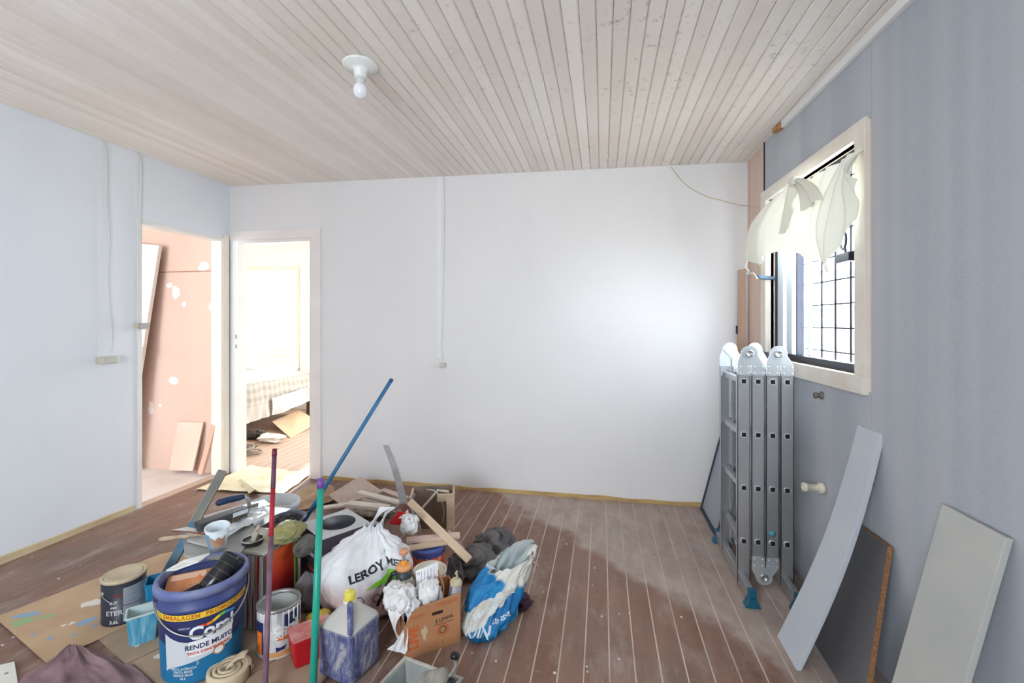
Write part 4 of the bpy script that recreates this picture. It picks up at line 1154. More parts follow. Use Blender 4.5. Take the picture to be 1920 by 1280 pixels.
# ------------------------------------------------------------------ square tubs
def square_tub(name, label, cat, loc, rz, wt, wb, dt, db, h, m_out, m_in, thick=0.003, streaks=None):
    t_ = thing(name, label, cat, loc, rz)
    def ringp(w, d, z, c=0.012):
        pts = []
        for sx, sy, a in ((1, 1, 0), (-1, 1, 90), (-1, -1, 180), (1, -1, 270)):
            for k in range(4):
                q = math.radians(a + 30 * k)
                pts.append(V(sx * (w / 2 - c) + c * math.cos(q), sy * (d / 2 - c) + c * math.sin(q), z))
        return pts
    def loft(rings, cap_last=False, cap_first=False):
        vs = []; fs = []; n = 16
        for r_ in rings: vs += r_
        for i in range(len(rings) - 1):
            for k in range(n):
                fs.append((i * n + k, i * n + (k + 1) % n, (i + 1) * n + (k + 1) % n, (i + 1) * n + k))
        if cap_first: fs.append(tuple(range(n))[::-1])
        if cap_last: fs.append(tuple((len(rings) - 1) * n + k for k in range(n)))
        return MB()._add(vs, fs)
    loft([ringp(wb, db, 0), ringp(wt, dt, h)], cap_first=True).build('wall', m_out, t_)
    loft([ringp(wt - 2 * thick, dt - 2 * thick, h), ringp(wb - 2 * thick, db - 2 * thick, thick)], cap_last=True).build('inside', m_in, t_)
    loft([ringp(wt, dt, h - 0.004), ringp(wt + 0.008, dt + 0.008, h - 0.003), ringp(wt + 0.008, dt + 0.008, h + 0.002), ringp(wt - 2 * thick, dt - 2 * thick, h + 0.002), ringp(wt - 2 * thick, dt - 2 * thick, h - 0.004), ringp(wt, dt, h - 0.004)]).build('lip', m_in, t_)
    return t_
t = NT('streaky_blue_tub', rough=0.45)
g = t.noise(t.coords('Object', scale=(40, 40, 3)), 2.0, 3)
t.color(t.ramp(g, [(0.35, (60, 146, 186)), (0.55, (104, 176, 204)), (0.75, (160, 204, 218))]))
a, b = at_z(248, 1212, 0.005), at_z(300, 1195, 0.005)
square_tub('small_tub', 'translucent pale blue square tub standing left of the big bucket', 'tub', at_z(269, 1196, 0.005), rz_of(a, b), 0.115, 0.09, 0.095, 0.075, 0.125, t.m, mat('milky_tub_inside', (214, 222, 216), 0.5, col2=(170, 204, 214), scale=10))
square_tub('blue_tub', 'deep blue square plastic tub between the black can and the big bucket', 'tub', at_z(304, 1150, 0.0094), rz_of(a, b) - 0.1, 0.12, 0.10, 0.10, 0.085, 0.17, mat('blue_tub_out', (28, 132, 176), 0.45), mat('blue_tub_in', (20, 116, 160), 0.5))
p = at_z(312, 1168, 0.005)
o = MB().lathe([(0.0, 0), (0.022, 0), (0.026, 0.004), (0.03, 0.10), (0.0325, 0.104), (0.0325, 0.108), (0.029, 0.108), (0.026, 0.01), (0.0, 0.01)], 24).build('green_cup', mat('green_plastic', (64, 132, 96), 0.45, col2=(40, 110, 110), scale=8)); o.location = p
tag(o, 'small green plastic cup squeezed against the big blue bucket', 'cup')

# ------------------------------------------------------------------ red tub with dusty lid
a, b = at_z(553, 1258, 0.005), at_z(612, 1232, 0.005)
rzr = rz_of(a, b)
M_RED = mat('red_plastic', (196, 22, 34), 0.4, col2=(180, 20, 32), scale=6)
rt = thing('red_tub', 'red plastic tub with a dusty pinkish lid beside the open white can', 'tub', a, rzr)
mb = MB()
L_, D_, hh = 0.15, 0.10, 0.115
mb._add([V(0.004, 0.004, 0), V(L_ - 0.004, 0.004, 0), V(L_ - 0.004, D_ - 0.004, 0), V(0.004, D_ - 0.004, 0), V(-0.008, -0.012, hh), V(L_ + 0.004, -0.012, hh), V(L_ + 0.004, D_, hh), V(-0.008, D_, hh)],
        [(3, 2, 1, 0), (4, 5, 6, 7), (0, 1, 5, 4), (1, 2, 6, 5), (2, 3, 7, 6), (3, 0, 4, 7)])
mb.build('body', M_RED, rt, 0.008)
MB().box((-0.010, -0.014, hh), (L_ + 0.006, D_ + 0.002, hh + 0.006)).build('lid', mat('dusty_red_lid', (206, 150, 144), 0.7, col2=(190, 84, 80), scale=16, amount=0.7), rt, 0.003)

# ------------------------------------------------------------------ tall square tin, spattered
tn_ = V(-1.486, 1.78, 0.005)
S = 0.235
t = NT('tin_front_white', rough=0.45)
drip = t.noise(t.coords('Object', scale=(55, 55, 1.2)), 1.6, 2)
t.color(t.ramp(drip, [(0.48, (206, 202, 196)), (0.56, (150, 30, 34)), (0.62, (120, 20, 36)), (0.7, (190, 60, 50))]))
M_TINW = t.m
t = NT('tin_orange_print', rough=0.42)
z_ = t.sep(t.coords('Object'))[2]
c = t.ramp(t.maprange(t.math('ADD', z_, t.math('MULTIPLY', t.noise(t.coords('Object'), 14, 3), 0.06)), 0.06, 0.36), [(0.25, (110, 22, 34)), (0.5, (168, 30, 32)), (0.72, (214, 70, 34)), (0.95, (226, 96, 44))])
t.color(c)
tin = thing('square_tin', 'tall square tin with orange-red side and red paint drips', 'tin', tn_)
MB().box((-S, 0, 0), (0, S, 0.34)).build('body', M_TINW, tin, 0.006)
MB().box((0.0, 0.012, 0.012), (0.0012, S - 0.03, 0.33)).build('orange_side', t.m, tin)
for y in (0.0, S - 0.018):
    MB().box((-0.002, y, 0.002), (0.003, y + 0.014, 0.338)).build('seam', mat('dull_tin_seam', (96, 90, 92), 0.5, 0.4), tin, 0.001)
MB().box((-S - 0.003, -0.003, 0.336), (0.003, S + 0.003, 0.346)).build('top_rim', M_TIN, tin, 0.002)
MB().box((-S + 0.008, 0.008, 0.340), (-0.008, S - 0.008, 0.3475)).build('top', mat('dusty_tin_top', (172, 168, 158), 0.7, col2=(188, 182, 170), scale=9), tin)
MB().box((0.0014, 0.205, 0.03), (0.0026, 0.215, 0.3)).build('green_print', M_PGREEN, tin)
tin2 = thing('spare_tin', 'plain square tin under the grey boards at the back of the heap', 'tin', V(-1.95, 2.03, 0))
MB().box((0, 0, 0), (S, S, 0.335)).build('body', mat('plain_tin', (150, 152, 156), 0.45, 0.4), tin2, 0.006)
MB().box((-0.003, -0.003, 0.33), (S + 0.003, S + 0.003, 0.345)).build('top_rim', M_TIN, tin2, 0.002)

# ------------------------------------------------------------------ grey boards lying across the tins, with tools on them
M_FIB = mat('grey_fibre_board', (168, 168, 164), 0.8, col2=(152, 152, 150), scale=8)
def plate(name, pix, z, thick, m, label, cat, dz=None):
    """flat piece whose top corners are at photo points at height z (dz: extra height per corner)"""
    dz = dz or [0] * len(pix)
    pts = [at_z(px, py, z + e) for (px, py), e in zip(pix, dz)]
    c = sum(pts, V(0, 0, 0)) / len(pts)
    o = MB().prism([p - c for p in pts], (0, 0, -thick)).build(name, m, None, 0.0008)
    o.location = c
    return tag(o, label, cat)
plate('fibre_board', [(344, 1008), (346, 1040), (440, 1048), (480, 1000), (470, 962), (400, 962)], 0.362, 0.010, M_FIB, 'grey fibre board lying flat across the two tins', 'board')
plate('tile_offcut', [(352, 996), (350, 1012), (398, 1024), (412, 1000), (392, 975)], 0.376, 0.010, mat('pale_grey_tile', (182, 182, 178), 0.6), 'pale grey tile offcut on the fibre board beside the paper cup', 'tile')
plate('white_offcut', [(322, 993), (352, 987), (400, 1000), (380, 1004)], 0.384, 0.004, mat('white_offcut', (228, 226, 220), 0.6), 'thin white pointed strip jutting left over the tile', 'offcut')
def stick(name, a, b, r, m, label, cat, seg=8, flatten=None, parts=None):
    a, b = V(*a), V(*b); t_ = thing(name, label, cat, a)
    return t_
# wooden stick jutting to the left
a, b = at_z(298, 1012, 0.385), at_z(392, 999, 0.392)
o = MB().tube([V(0, 0, 0), (b - a) * 0.1 + V(0, 0, 0.002), (b - a) * 0.5, b - a], [0.009, 0.011, 0.009, 0.008], 7).build('stir_stick', mat('stained_pale_wood', (206, 186, 160), 0.8, col2=(140, 110, 90), scale=18)); o.location = a
tag(o, 'paint-stained pale wooden stirring stick jutting out to the left', 'stick')
a, b = at_z(323, 995, 0.40), at_z(390, 1002, 0.398)
o = MB().tube([V(0, 0, 0), (b - a) * 0.5 + V(0, 0, 0.003), b - a], 0.0035, 6).build('thin_rod', mat('dark_red_rod', (130, 70, 66), 0.5)); o.location = a
tag(o, 'thin dark red rod lying beside the wooden stirring stick', 'rod')
# paper cup
cupz = 0.378
p = at_z(408, 1026, cupz)
cup = thing('paper_cup', 'white paper cup with brown picture leaning on the grey boards', 'cup', p, rot=(0.12, 0.10, 0))
rc = lambda z: 0.034 + 0.0135 * z / 0.1
MB().lathe([(0.0, 0.0), (0.033, 0.0), (0.0475, 0.1), (0.0455, 0.1), (0.032, 0.006), (0.0, 0.006)], 32).build('wall', mat('white_paper', (222, 230, 234), 0.5, col2=(206, 220, 230), scale=12), cup)
MB().lathe([(0.0475, 0.097), (0.0495, 0.099), (0.0495, 0.102), (0.046, 0.103), (0.0455, 0.099), (0.0475, 0.097)], 32).build('rolled_rim', M_PW, cup)
af = facing(p)
patch(rc, af - 0.75, af + 0.75, 0.02, 0.07, 0.0008, 20, bot=lambda u: 0.022 + 0.006 * math.sin(u * 11), top=lambda u: 0.068 + 0.006 * math.sin(u * 14)).build('picture', mat('brown_print', (180, 128, 96), 0.5, col2=(196, 170, 150), scale=30), cup)
patch(rc, af - 1.5, af - 0.7, 0.012, 0.085, 0.0006, 12).build('blue_print', mat('cup_blue', (110, 160, 200), 0.5), cup)
# steel float with blue handle
zz = 0.364
a, b = at_z(386, 975, zz), at_z(486, 948, zz)
rz = rz_of(a, b)
fl_ = thing('plaster_float', 'steel plastering float with dark blue handle lying at the back of the boards', 'trowel', (a + b) / 2 + V(0.0, 0.03, 0), rz)
MB().box((-0.15, -0.055, 0.0), (0.15, 0.055, 0.004)).build('blade', mat('dirty_steel', (150, 150, 150), 0.4, 0.6, col2=(190, 188, 184), scale=14), fl_, 0.001)
MB().box((-0.09, -0.012, 0.004), (0.10, 0.012, 0.016)).build('rib', M_TIN, fl_, 0.003)
MB().tube([(0.055, 0, 0.012), (0.05, 0, 0.05), (0.03, 0, 0.066), (0.0, 0, 0.07)], [0.009, 0.009, 0.010, 0.010], 8).build('post', mat('dusty_alloy', (168, 172, 178), 0.5, 0.3), fl_)
MB().tube([(0.03, 0, 0.068), (0.01, 0, 0.07), (-0.05, 0, 0.071), (-0.095, 0, 0.068), (-0.105, 0, 0.066)], [0.012, 0.0165, 0.018, 0.0165, 0.008], 12).build('handle', mat('dark_blue_grip', (34, 54, 86), 0.5, col2=(120, 130, 150), scale=22, contrast=(0.62, 0.75)), fl_)
# wire brush
a, b = at_z(377, 990, 0.40), at_z(455, 962, 0.40)
rz = rz_of(a, b)
wbz = 0.376
wbr = thing('wire_brush', 'black-backed scrubbing brush with stiff bristles between cup and float', 'brush', V((a.x + b.x) / 2, (a.y + b.y) / 2, 0.363), rz)
wbr.scale = (1.1, 1.25, 1.5)
MB().box((-0.105, -0.025, 0.026), (0.105, 0.025, 0.046)).build('block', mat('black_brush_block', (62, 62, 68), 0.5), wbr, 0.004)
MB().box((0.03, -0.0255, 0.03), (0.10, -0.0245, 0.044)).build('label', M_PGREY, wbr)
mbb = MB(); rr = random.Random(2)
for i in range(44):
    for j in range(5):
        x_, y_ = -0.10 + 0.2 * i / 43, -0.02 + 0.01 * j
        q = V(x_ + rr.uniform(-.003, .003), y_ * 1.15 + rr.uniform(-.003, .003), 0.001 + rr.random() * 0.002)
        mbb.tube([(x_, y_, 0.028), q], 0.0011, 3, caps=False)
br_ = mbb.build('bristles', mat('dull_bristle', (120, 112, 96), 0.7), wbr); br_['kind'] = 'stuff'
# crumpled clear plastic sheet in front of the white bucket
def soft_sheet(name, pix4, z4, m, label, cat, amp=0.012, freq=9.0, seed=1.0, nu=28, nv=18, thick=0.0, zmin=None):
    P = [at_z(px, py, z) for (px, py), z in zip(pix4, z4)]
    c = sum(P, V(0, 0, 0)) / 4
    def fn(u, v):
        p = P[0].lerp(P[1], u).lerp(P[3].lerp(P[2], u), v)
        q = V(p.x * freq, p.y * freq, seed)
        n1 = mnoise.noise(q); n2 = mnoise.noise(q * 2.2)
        p = p + V(0.01 * n2, 0.01 * n1, amp * (1 - 2 * abs(n1)) + 0.5 * amp * n2 + amp * 0.6)
        if zmin is not None: p.z = max(p.z, zmin)
        return p - c
    o = MB().grid(fn, nu, nv, thick).build(name, m); o.location = c
    return tag(o, label, cat)
M_FILM = mat('milky_plastic_film', (226, 228, 232), 0.35, col2=(212, 214, 222), scale=10)
soft_sheet('plastic_sheet', [(420, 1016), (500, 968), (492, 952), (425, 994)], [0.366] * 4, M_FILM, 'milky plastic sheet crumpled across the tin top behind the cup', 'plastic sheet', 0.012, 14, 3.3, thick=0.0)
# little black tin lid holding a brush
p = at_z(474, 1018, 0.356)
ll = thing('lid_tray', 'small black tin lid with a brush head stuck in grey paint', 'lid', p)
MB().lathe([(0.0, 0.0), (0.040, 0.0), (0.045, 0.004), (0.046, 0.018), (0.048, 0.02), (0.044, 0.021), (0.042, 0.008), (0.0, 0.007)], 28).build('dish', mat('black_tin', (52, 50, 50), 0.4), ll)
MB().lathe([(0.0435, 0.0185), (0.049, 0.02), (0.049, 0.0225), (0.0435, 0.0225), (0.0435, 0.0185)], 28).build('bright_rim', M_TIN, ll)
MB().lathe([(0.0, 0.0105), (0.042, 0.0105), (0.0425, 0.008)], 24).build('grey_paint', mat('grey_paint', (140, 136, 128), 0.4), ll)
MB().cbox((0.0, 0.0, 0.035), (0.026, 0.016, 0.05), Matrix.Rotation(0.35, 4, 'Y')).build('brush_head', mat('caked_bristle', (178, 170, 156), 0.8), ll, 0.003)
MB().tube([(0.015, 0.0, 0.055), (0.03, 0.005, 0.085)], [0.008, 0.005], 8).build('brush_stub', mat('pink_wood', (206, 176, 160), 0.7), ll)
# olive plastic bag on the tin
lump('olive_bag', 'crumpled olive yellow plastic bag draped on the square tin', 'bag', V(-1.475, 1.93, 0.352), 0.075, 0.085, 0.036, mat('olive_film', (164, 156, 96), 0.4, col2=(140, 140, 100), scale=12), 6.1, 0.22, freq=2.6)
lump('grey_rag', 'grimy grey rag hanging below the olive bag on the tin edge', 'rag', V(-1.425, 1.985, 0.255), 0.038, 0.06, 0.045, mat('grimy_grey', (126, 122, 116), 0.9, col2=(90, 88, 86), scale=18), 2.4, 0.2)
# screws tray
p = at_z(541, 973, 0.352)
tr = thing('screw_tray', 'shallow dark-rimmed dish heaped with dark screws', 'dish', V(p.x, p.y, 0.3505))
MB().lathe([(0.0, 0.0), (0.07, 0.0), (0.086, 0.012), (0.089, 0.012), (0.072, -0.002 + 0.002), (0.0, 0.003)], 28).build('dish', mat('dark_dish', (70, 74, 92), 0.5), tr)
mbs = MB(); rr = random.Random(12)
for i in range(150):
    a = rr.random() * 6.283; q = 0.062 * math.sqrt(rr.random()); h_ = 0.004 + 0.016 * (1 - q / 0.065) * rr.random()
    c_ = V(q * math.cos(a), q * math.sin(a), h_); b_ = rr.random() * 6.283; d_ = V(math.cos(b_), math.sin(b_), rr.uniform(-.2, .4)) * 0.011
    mbs.tube([c_ - d_, c_ + d_ * 0.8, c_ + d_], [0.0012, 0.0015, 0.003], 4)
sc_ = mbs.build('screws', mat('dark_screw', (58, 50, 50), 0.5, 0.4), tr); sc_['kind'] = 'stuff'
# white round bucket
rimc = at_z(498, 946, 0.30)
wbk = thing('white_bucket', 'whitish translucent round bucket standing behind the square tin', 'bucket', V(rimc.x + 0.02, rimc.y + 0.05, 0))
M_MILK = mat('milky_white_plastic', (222, 224, 226), 0.5, col2=(204, 208, 214), scale=7)
MB().lathe([(0.0, 0.0), (0.115, 0.0), (0.138, 0.265), (0.144, 0.268), (0.144, 0.285), (0.141, 0.30), (0.136, 0.30), (0.113, 0.01), (0.0, 0.01)], 48).build('wall', M_MILK, wbk)
MB().lathe([(0.134, 0.23), (0.10, 0.238), (0.0, 0.24)], 36).build('plaster', mat('dry_plaster', (214, 206, 198), 0.9, col2=(226, 222, 216), scale=14), wbk)
text_mesh('BALDE 12 L', 0.02, M_PGREY, 'lettering', wbk, wrap(lambda z: 0.115 + 0.023 * z / 0.265, facing(rimc) + 0.35, 0.21, off=0.001))

# ------------------------------------------------------------------ poles
def pole(name, label, a, b, segs, seg=12):
    """segs: list of (u0, u1, radius, material, part name)"""
    a, b = V(*a), V(*b)
    t_ = thing(name, label, 'pole', a)
    for u0, u1, r, m, pn in segs:
        MB().tube([(b - a) * u0, (b - a) * u1], r, seg).build(pn, m, t_)
    return t_
def on_line(a, b, px, py): return 0
a, b = at_d(496, 1290, 1.70), at_d(515, 842, 2.16)
a = at_z(496, 1300, 0.03)
po = pole('red_broom_pole', 'thin broom pole, red in the middle and purple below', a, b, [(0.0, 0.58, 0.0105, mat('worn_purple', (112, 78, 96), 0.5, col2=(140, 110, 124), scale=14), 'lower_tube'), (0.58, 0.80, 0.0102, mat('worn_red', (172, 40, 50), 0.5), 'red_tube'),
      (0.80, 0.965, 0.0102, mat('plum', (104, 64, 88), 0.5), 'upper_tube'), (0.965, 1.0, 0.0112, mat('dark_maroon', (112, 34, 60), 0.4), 'cap')])
q = a
bh = thing('broom_head', 'pale blue plastic broom head under the red pole', 'broom head', V(a.x + 0.05, a.y - 0.0, 0.005), 0.2)
MB().box((-0.11, -0.02, 0.0), (0.11, 0.02, 0.03)).build('block', mat('pale_blue_plastic', (176, 190, 198), 0.5), bh, 0.006)
MB().lathe([(0.0, 0.03), (0.018, 0.03), (0.014, 0.06), (0.0, 0.06)], 14, Matrix.Translation((-0.05, 0, -0.002))).build('socket', MATS['pale_blue_plastic'], bh)
a, b = at_z(586, 1312), at_d(602, 896, 1.93)
pole('green_pole', 'bright green broom pole with purple cap standing in front', a, b, [(0.0, 0.955, 0.0138, mat('sea_green', (38, 160, 138), 0.35), 'tube'), (0.945, 1.0, 0.0150, mat('violet_cap', (112, 74, 150), 0.4), 'cap')])
a, b = at_z(521, 1056), at_d(735, 710, 2.78)
pole('blue_pole', 'long blue broom pole leaning to the right over the heap', a, b, [(0.0, 0.985, 0.0122, mat('steel_blue', (52, 108, 152), 0.4, col2=(64, 118, 160), scale=10), 'tube'), (0.985, 1.0, 0.0128, mat('blue_cap', (40, 84, 130), 0.4), 'cap')])
# grey bar with blue lower half
a, b = at_z(303, 1092, 0.01), at_d(418, 882, 2.78)
d_ = b - a; Mx = frame_matrix(a, d_, V(0.5, -1, 0.4))
bar = thing('steel_bar', 'flat grey steel bar, blue at its lower end, leaning behind the big bucket', 'bar'); bar.matrix_world = Mx
L_ = d_.length
MB().box((0, -0.022, -0.012), (L_ * 0.5, 0.022, 0.012)).build('blue_end', mat('bar_blue', (44, 108, 148), 0.5, col2=(96, 130, 150), scale=12), bar, 0.002)
MB().box((L_ * 0.5, -0.021, -0.011), (L_, 0.021, 0.011)).build('grey_end', mat('bar_grey', (110, 112, 110), 0.5, 0.2, col2=(136, 136, 128), scale=10), bar, 0.002)
for s_ in (-1, 1):
    MB().box((L_ * 0.5, s_ * 0.021 - 0.003, -0.012), (L_ * 0.995, s_ * 0.021 + 0.003, 0.013)).build('flange', mat('bar_edge', (150, 150, 140), 0.5, 0.3), bar, 0.001)

# ------------------------------------------------------------------ dark carton with round hole
HB = 0.30
bA, bN = at_z(562, 980, HB), at_z(603, 1012, HB)
rzb = rz_of(bN, bA)           # direction of the printed side
ux = (bA - bN).normalized(); uy = V(ux.y, -ux.x, 0)
if uy.x < 0: uy = -uy
sideL = (bA - bN).length
print('carton side', sideL)
sideL = 0.27
car = thing('tile_carton', 'dark printed carton with grey top and round black opening', 'carton', V(bN.x, bN.y, 0))
def cp(u, v, z): return ux * u + uy * v + V(0, 0, z)
M_CDARK = mat('dark_print_carton', (66, 58, 66), 0.55)
M_CGREY = mat('pale_grey_carton', (196, 196, 198), 0.6, col2=(182, 182, 184), scale=6)
MB().prism([cp(0, 0, 0), cp(sideL, 0, 0), cp(sideL, 0.27, 0), cp(0, 0.27, 0)], (0, 0, HB - 0.002)).build('box', M_CDARK, car, 0.002)
MB().prism([cp(0, 0, HB - 0.002), cp(sideL, 0, HB - 0.002), cp(sideL, 0.27, HB - 0.002), cp(0, 0.27, HB - 0.002)], (0, 0, 0.003)).build('top', M_CGREY, car, 0.001)
hc = cp(0.135, 0.145, HB + 0.0012)
MB().lathe([(0.0, 0.0), (0.093, 0.0), (0.093, 0.0012), (0.0, 0.0012)], 32, Matrix.Translation(hc)).build('opening', mat('opening_shade', (22, 26, 38), 0.6), car)  # solid dark disc on the closed top, painted shade for the hole
def on_side(x, y, z):   # lettering on the printed side, reading left to right seen from the left front
    return cp(sideL - (x + 0.135), -0.001 - z, 0.0) + V(0, 0, y)
def side_txt(s_, size, zc, xc=0.0, m=M_PGREY):
    text_mesh(s_, size, m, 'lettering', car, lambda x, y, z: cp(sideL / 2 - x - xc, -0.0008 - z, zc + y), bold=0.0003)
side_txt('SUCESSO', 0.034, 0.245, 0.0); side_txt('EXTERIOR', 0.03, 0.185, 0.0); side_txt('PREMIUM', 0.022, 0.11, 0.0, M_PRED)
MB().prism([cp(0.0, -0.0006, 0.21), cp(sideL, -0.0006, 0.21), cp(sideL, -0.0006, 0.213), cp(0, -0.0006, 0.213)], uy * -0.0006).build('print_line', M_PGREY, car)

# ------------------------------------------------------------------ plastic jug
loc = at_z(656, 1249, 0.004)
jr = math.atan2(-loc.y, -loc.x) + 0.02      # one corner towards the camera
jug = thing('plastic_jug', 'dusty plastic jug with yellow cap and purple-blue streaks', 'jug', loc, jr - math.pi / 4)
t = NT('streaked_jug', rough=0.5)
st1 = t.noise(t.coords('Object', scale=(16, 16, 6), rot=(0.5, 0.3, 0)), 1.3, 6, 0.75, 0.9)
t.color(t.ramp(st1, [(0.40, (58, 64, 116)), (0.52, (108, 112, 146)), (0.60, (160, 160, 164)), (0.75, (182, 178, 174))]))
def sq_ring(hw, z, c, dx=0.0, dy=0.0, n=5):
    pts = []
    for sx, sy, a in ((1, 1, 0), (-1, 1, 90), (-1, -1, 180), (1, -1, 270)):
        for k in range(n):
            q = math.radians(a + 90 * k / (n - 1)); pts.append(V(dx + sx * (hw - c) + c * math.cos(q), dy + sy * (hw - c) + c * math.sin(q), z))
    return pts
def loft_rings(rings, cap0=True, cap1=True, smooth=True):
    n = len(rings[0]); vs = [p for r_ in rings for p in r_]; fs = []
    for i in range(len(rings) - 1):
        for k in range(n): fs.append((i * n + k, i * n + (k + 1) % n, (i + 1) * n + (k + 1) % n, (i + 1) * n + k))
    mb = MB()._add(vs, fs, smooth)
    if cap0: mb.f.append(tuple(range(n))[::-1]); mb.sm.append(False)
    if cap1: mb.f.append(tuple((len(rings) - 1) * n + k for k in range(n))); mb.sm.append(False)
    return mb
hw = 0.086
loft_rings([sq_ring(hw - 0.008, 0, 0.02), sq_ring(hw, 0.01, 0.02), sq_ring(hw, 0.02, 0.02), sq_ring(hw, 0.175, 0.02), sq_ring(hw, 0.19, 0.02)]).build('body', t.m, jug)
M_JTOP = mat('pale_dusty_jug_top', (196, 190, 184), 0.6, col2=(182, 178, 176), scale=9)
loft_rings([sq_ring(hw + 0.0005, 0.186, 0.021), sq_ring(hw - 0.004, 0.198, 0.024), sq_ring(hw - 0.03, 0.225, 0.03), sq_ring(0.034, 0.250, 0.030), sq_ring(0.026, 0.258, 0.0255), sq_ring(0.024, 0.272, 0.0235)]).build('shoulder', M_JTOP, jug)
MB().lathe([(0.024, 0.262), (0.026, 0.264), (0.026, 0.272), (0.0, 0.274)], 24).build('neck_ring', mat('cream_neck', (224, 220, 200), 0.5), jug)
MB().lathe([(0.0, 0.272), (0.0215, 0.272), (0.0225, 0.276), (0.0215, 0.300), (0.019, 0.304), (0.0, 0.304)], 24, squash=lambda a: 1 + 0.02 * math.sin(18 * a)).build('cap', mat('yellow_cap', (222, 208, 84), 0.4), jug)
hd = V(1, 1, 0).normalized()   # handle over the corner that faces the camera
f = smooth_curve([hd * 0.020 + V(0, 0, 0.262), hd * 0.045 + V(0, 0, 0.270), hd * 0.075 + V(0, 0, 0.248), hd * 0.095 + V(0, 0, 0.215), hd * 0.100 + V(0, 0, 0.185)])
MB().tube([f(i / 14) for i in range(15)], 0.0115, 10).build('handle', t.m, jug)

# ------------------------------------------------------------------ brown cardboard box and its contents
A, B = at_z(758, 1238), at_z(864, 1202)
rzx = rz_of(A, B)
Lb, Db, Hb = 0.245, 0.155, 0.212
box = thing('cardboard_box', 'open brown cardboard box with orange print and a hand slot', 'box', A, rzx)
M_BOXO = mat('box_kraft', (190, 136, 96), 0.8, col2=(178, 124, 86), scale=6)
M_BOXS = mat('box_kraft_side', (176, 122, 88), 0.85, col2=(160, 108, 78), scale=6)
tk = 0.004
# front wall with worn left top corner and slot
sl = (0.105, 0.150, 0.138, 0.150)
mb = MB()
fpoly = [(0, 0), (Lb, 0), (Lb, Hb), (0.06, Hb - 0.012), (0.03, Hb - 0.03), (0.006, Hb - 0.07), (0, Hb - 0.10)]
mb.prism([(x_, 0, z_) for x_, z_ in fpoly], (0, tk, 0)); mb.build('front_wall', M_BOXO, box)
MB().box((0, tk, 0), (tk, Db - tk, Hb - 0.06)).build('side_wall', M_BOXS, box)
MB().box((Lb - tk, tk, 0), (Lb, Db - tk, Hb)).build('side_wall', M_BOXS, box)
MB().box((0, Db - tk, 0), (Lb, Db, Hb)).build('back_wall', M_BOXO, box)
MB().box((tk, tk, 0.001), (Lb - tk, Db - tk, 0.004)).build('bottom', M_BOXS, box)
MB().box((0.118, -0.0012, 0.150), (0.165, 0.0, 0.162)).build('hand_slot_shade', mat('slot_shade', (44, 30, 24), 0.9), box)  # dark strip on the solid wall, painted shade for the slot
fb = box.children[0]
front = lambda x0, z0, rot=0.0: (lambda x, y, z: V(x0 + x * math.cos(rot) - y * math.sin(rot), -0.0006 - z, z0 + x * math.sin(rot) + y * math.cos(rot)))
M_BOR = mat('box_orange_print', (206, 98, 48), 0.7); M_BFO = mat('box_faint_print', (190, 112, 74), 0.7)
text_mesh('LIVE', 0.052, M_BOR, 'lettering', box, front(0.042, 0.080, math.pi / 2), bold=0.0016)
text_mesh('FRAGIL', 0.020, M_BFO, 'lettering', box, front(0.052, 0.165, 0.05), bold=0.0008)
text_mesh('CUIDADO', 0.022, M_BFO, 'lettering', box, front(0.185, 0.188, 0.02), bold=0.0008)
text_mesh('E LINHA', 0.022, mat('box_pen', (92, 72, 60), 0.7), 'lettering', box, front(0.172, 0.122, 0.06), bold=0.0002)
MB().box((0.125, -0.0012, 0.105), (0.215, -0.0002, 0.1065)).build('print_line', MATS['box_pen'], box)
for r_o, r_i in ((0.026, 0.021), (0.016, 0.012)):
    pts = [(0.165 + r_o * math.cos(a), z0) for a, z0 in []]
    ring_ = MB()
    n = 24; vs = []; fs = []
    for k in range(n):
        a = 2 * math.pi * k / n
        vs += [V(0.165 + r_o * math.cos(a), -0.001, 0.078 + r_o * math.sin(a)), V(0.165 + r_i * math.cos(a), -0.001, 0.078 + r_i * math.sin(a))]
    for k in range(n): fs.append((2 * k, (2 * k + 2) % (2 * n), (2 * k + 3) % (2 * n), 2 * k + 1))
    ring_._add(vs, fs).build('recycling_print', M_BOR if r_o > 0.02 else MATS['box_pen'], box)
for xx, s_ in ((0.135, 'o'), (0.165, '8'), (0.2, 'x')):
    text_mesh(s_, 0.024, M_BFO, 'lettering', box, front(xx, 0.028))
pl = [(0.085 + 0.012 * math.cos(a) * (1 + 0.4 * math.sin(3 * a)), -0.0012, 0.085 + 0.03 * math.sin(a) * (1 + 0.3 * math.sin(5 * a + 1))) for a in [2 * math.pi * k / 18 for k in range(18)]]
MB().prism(pl, (0, 0.001, 0)).build('torn_tape', mat('torn_tape', (206, 180, 146), 0.6), box)
bw = box.matrix_basis
Mbox = Matrix.Translation(A) @ Matrix.Rotation(rzx, 4, 'Z')
inbx = lambda x, y, z: Mbox @ V(x, y, z)
M_WBAG = mat('thin_white_bag', (232, 230, 230), 0.45, col2=(218, 214, 214), scale=14)
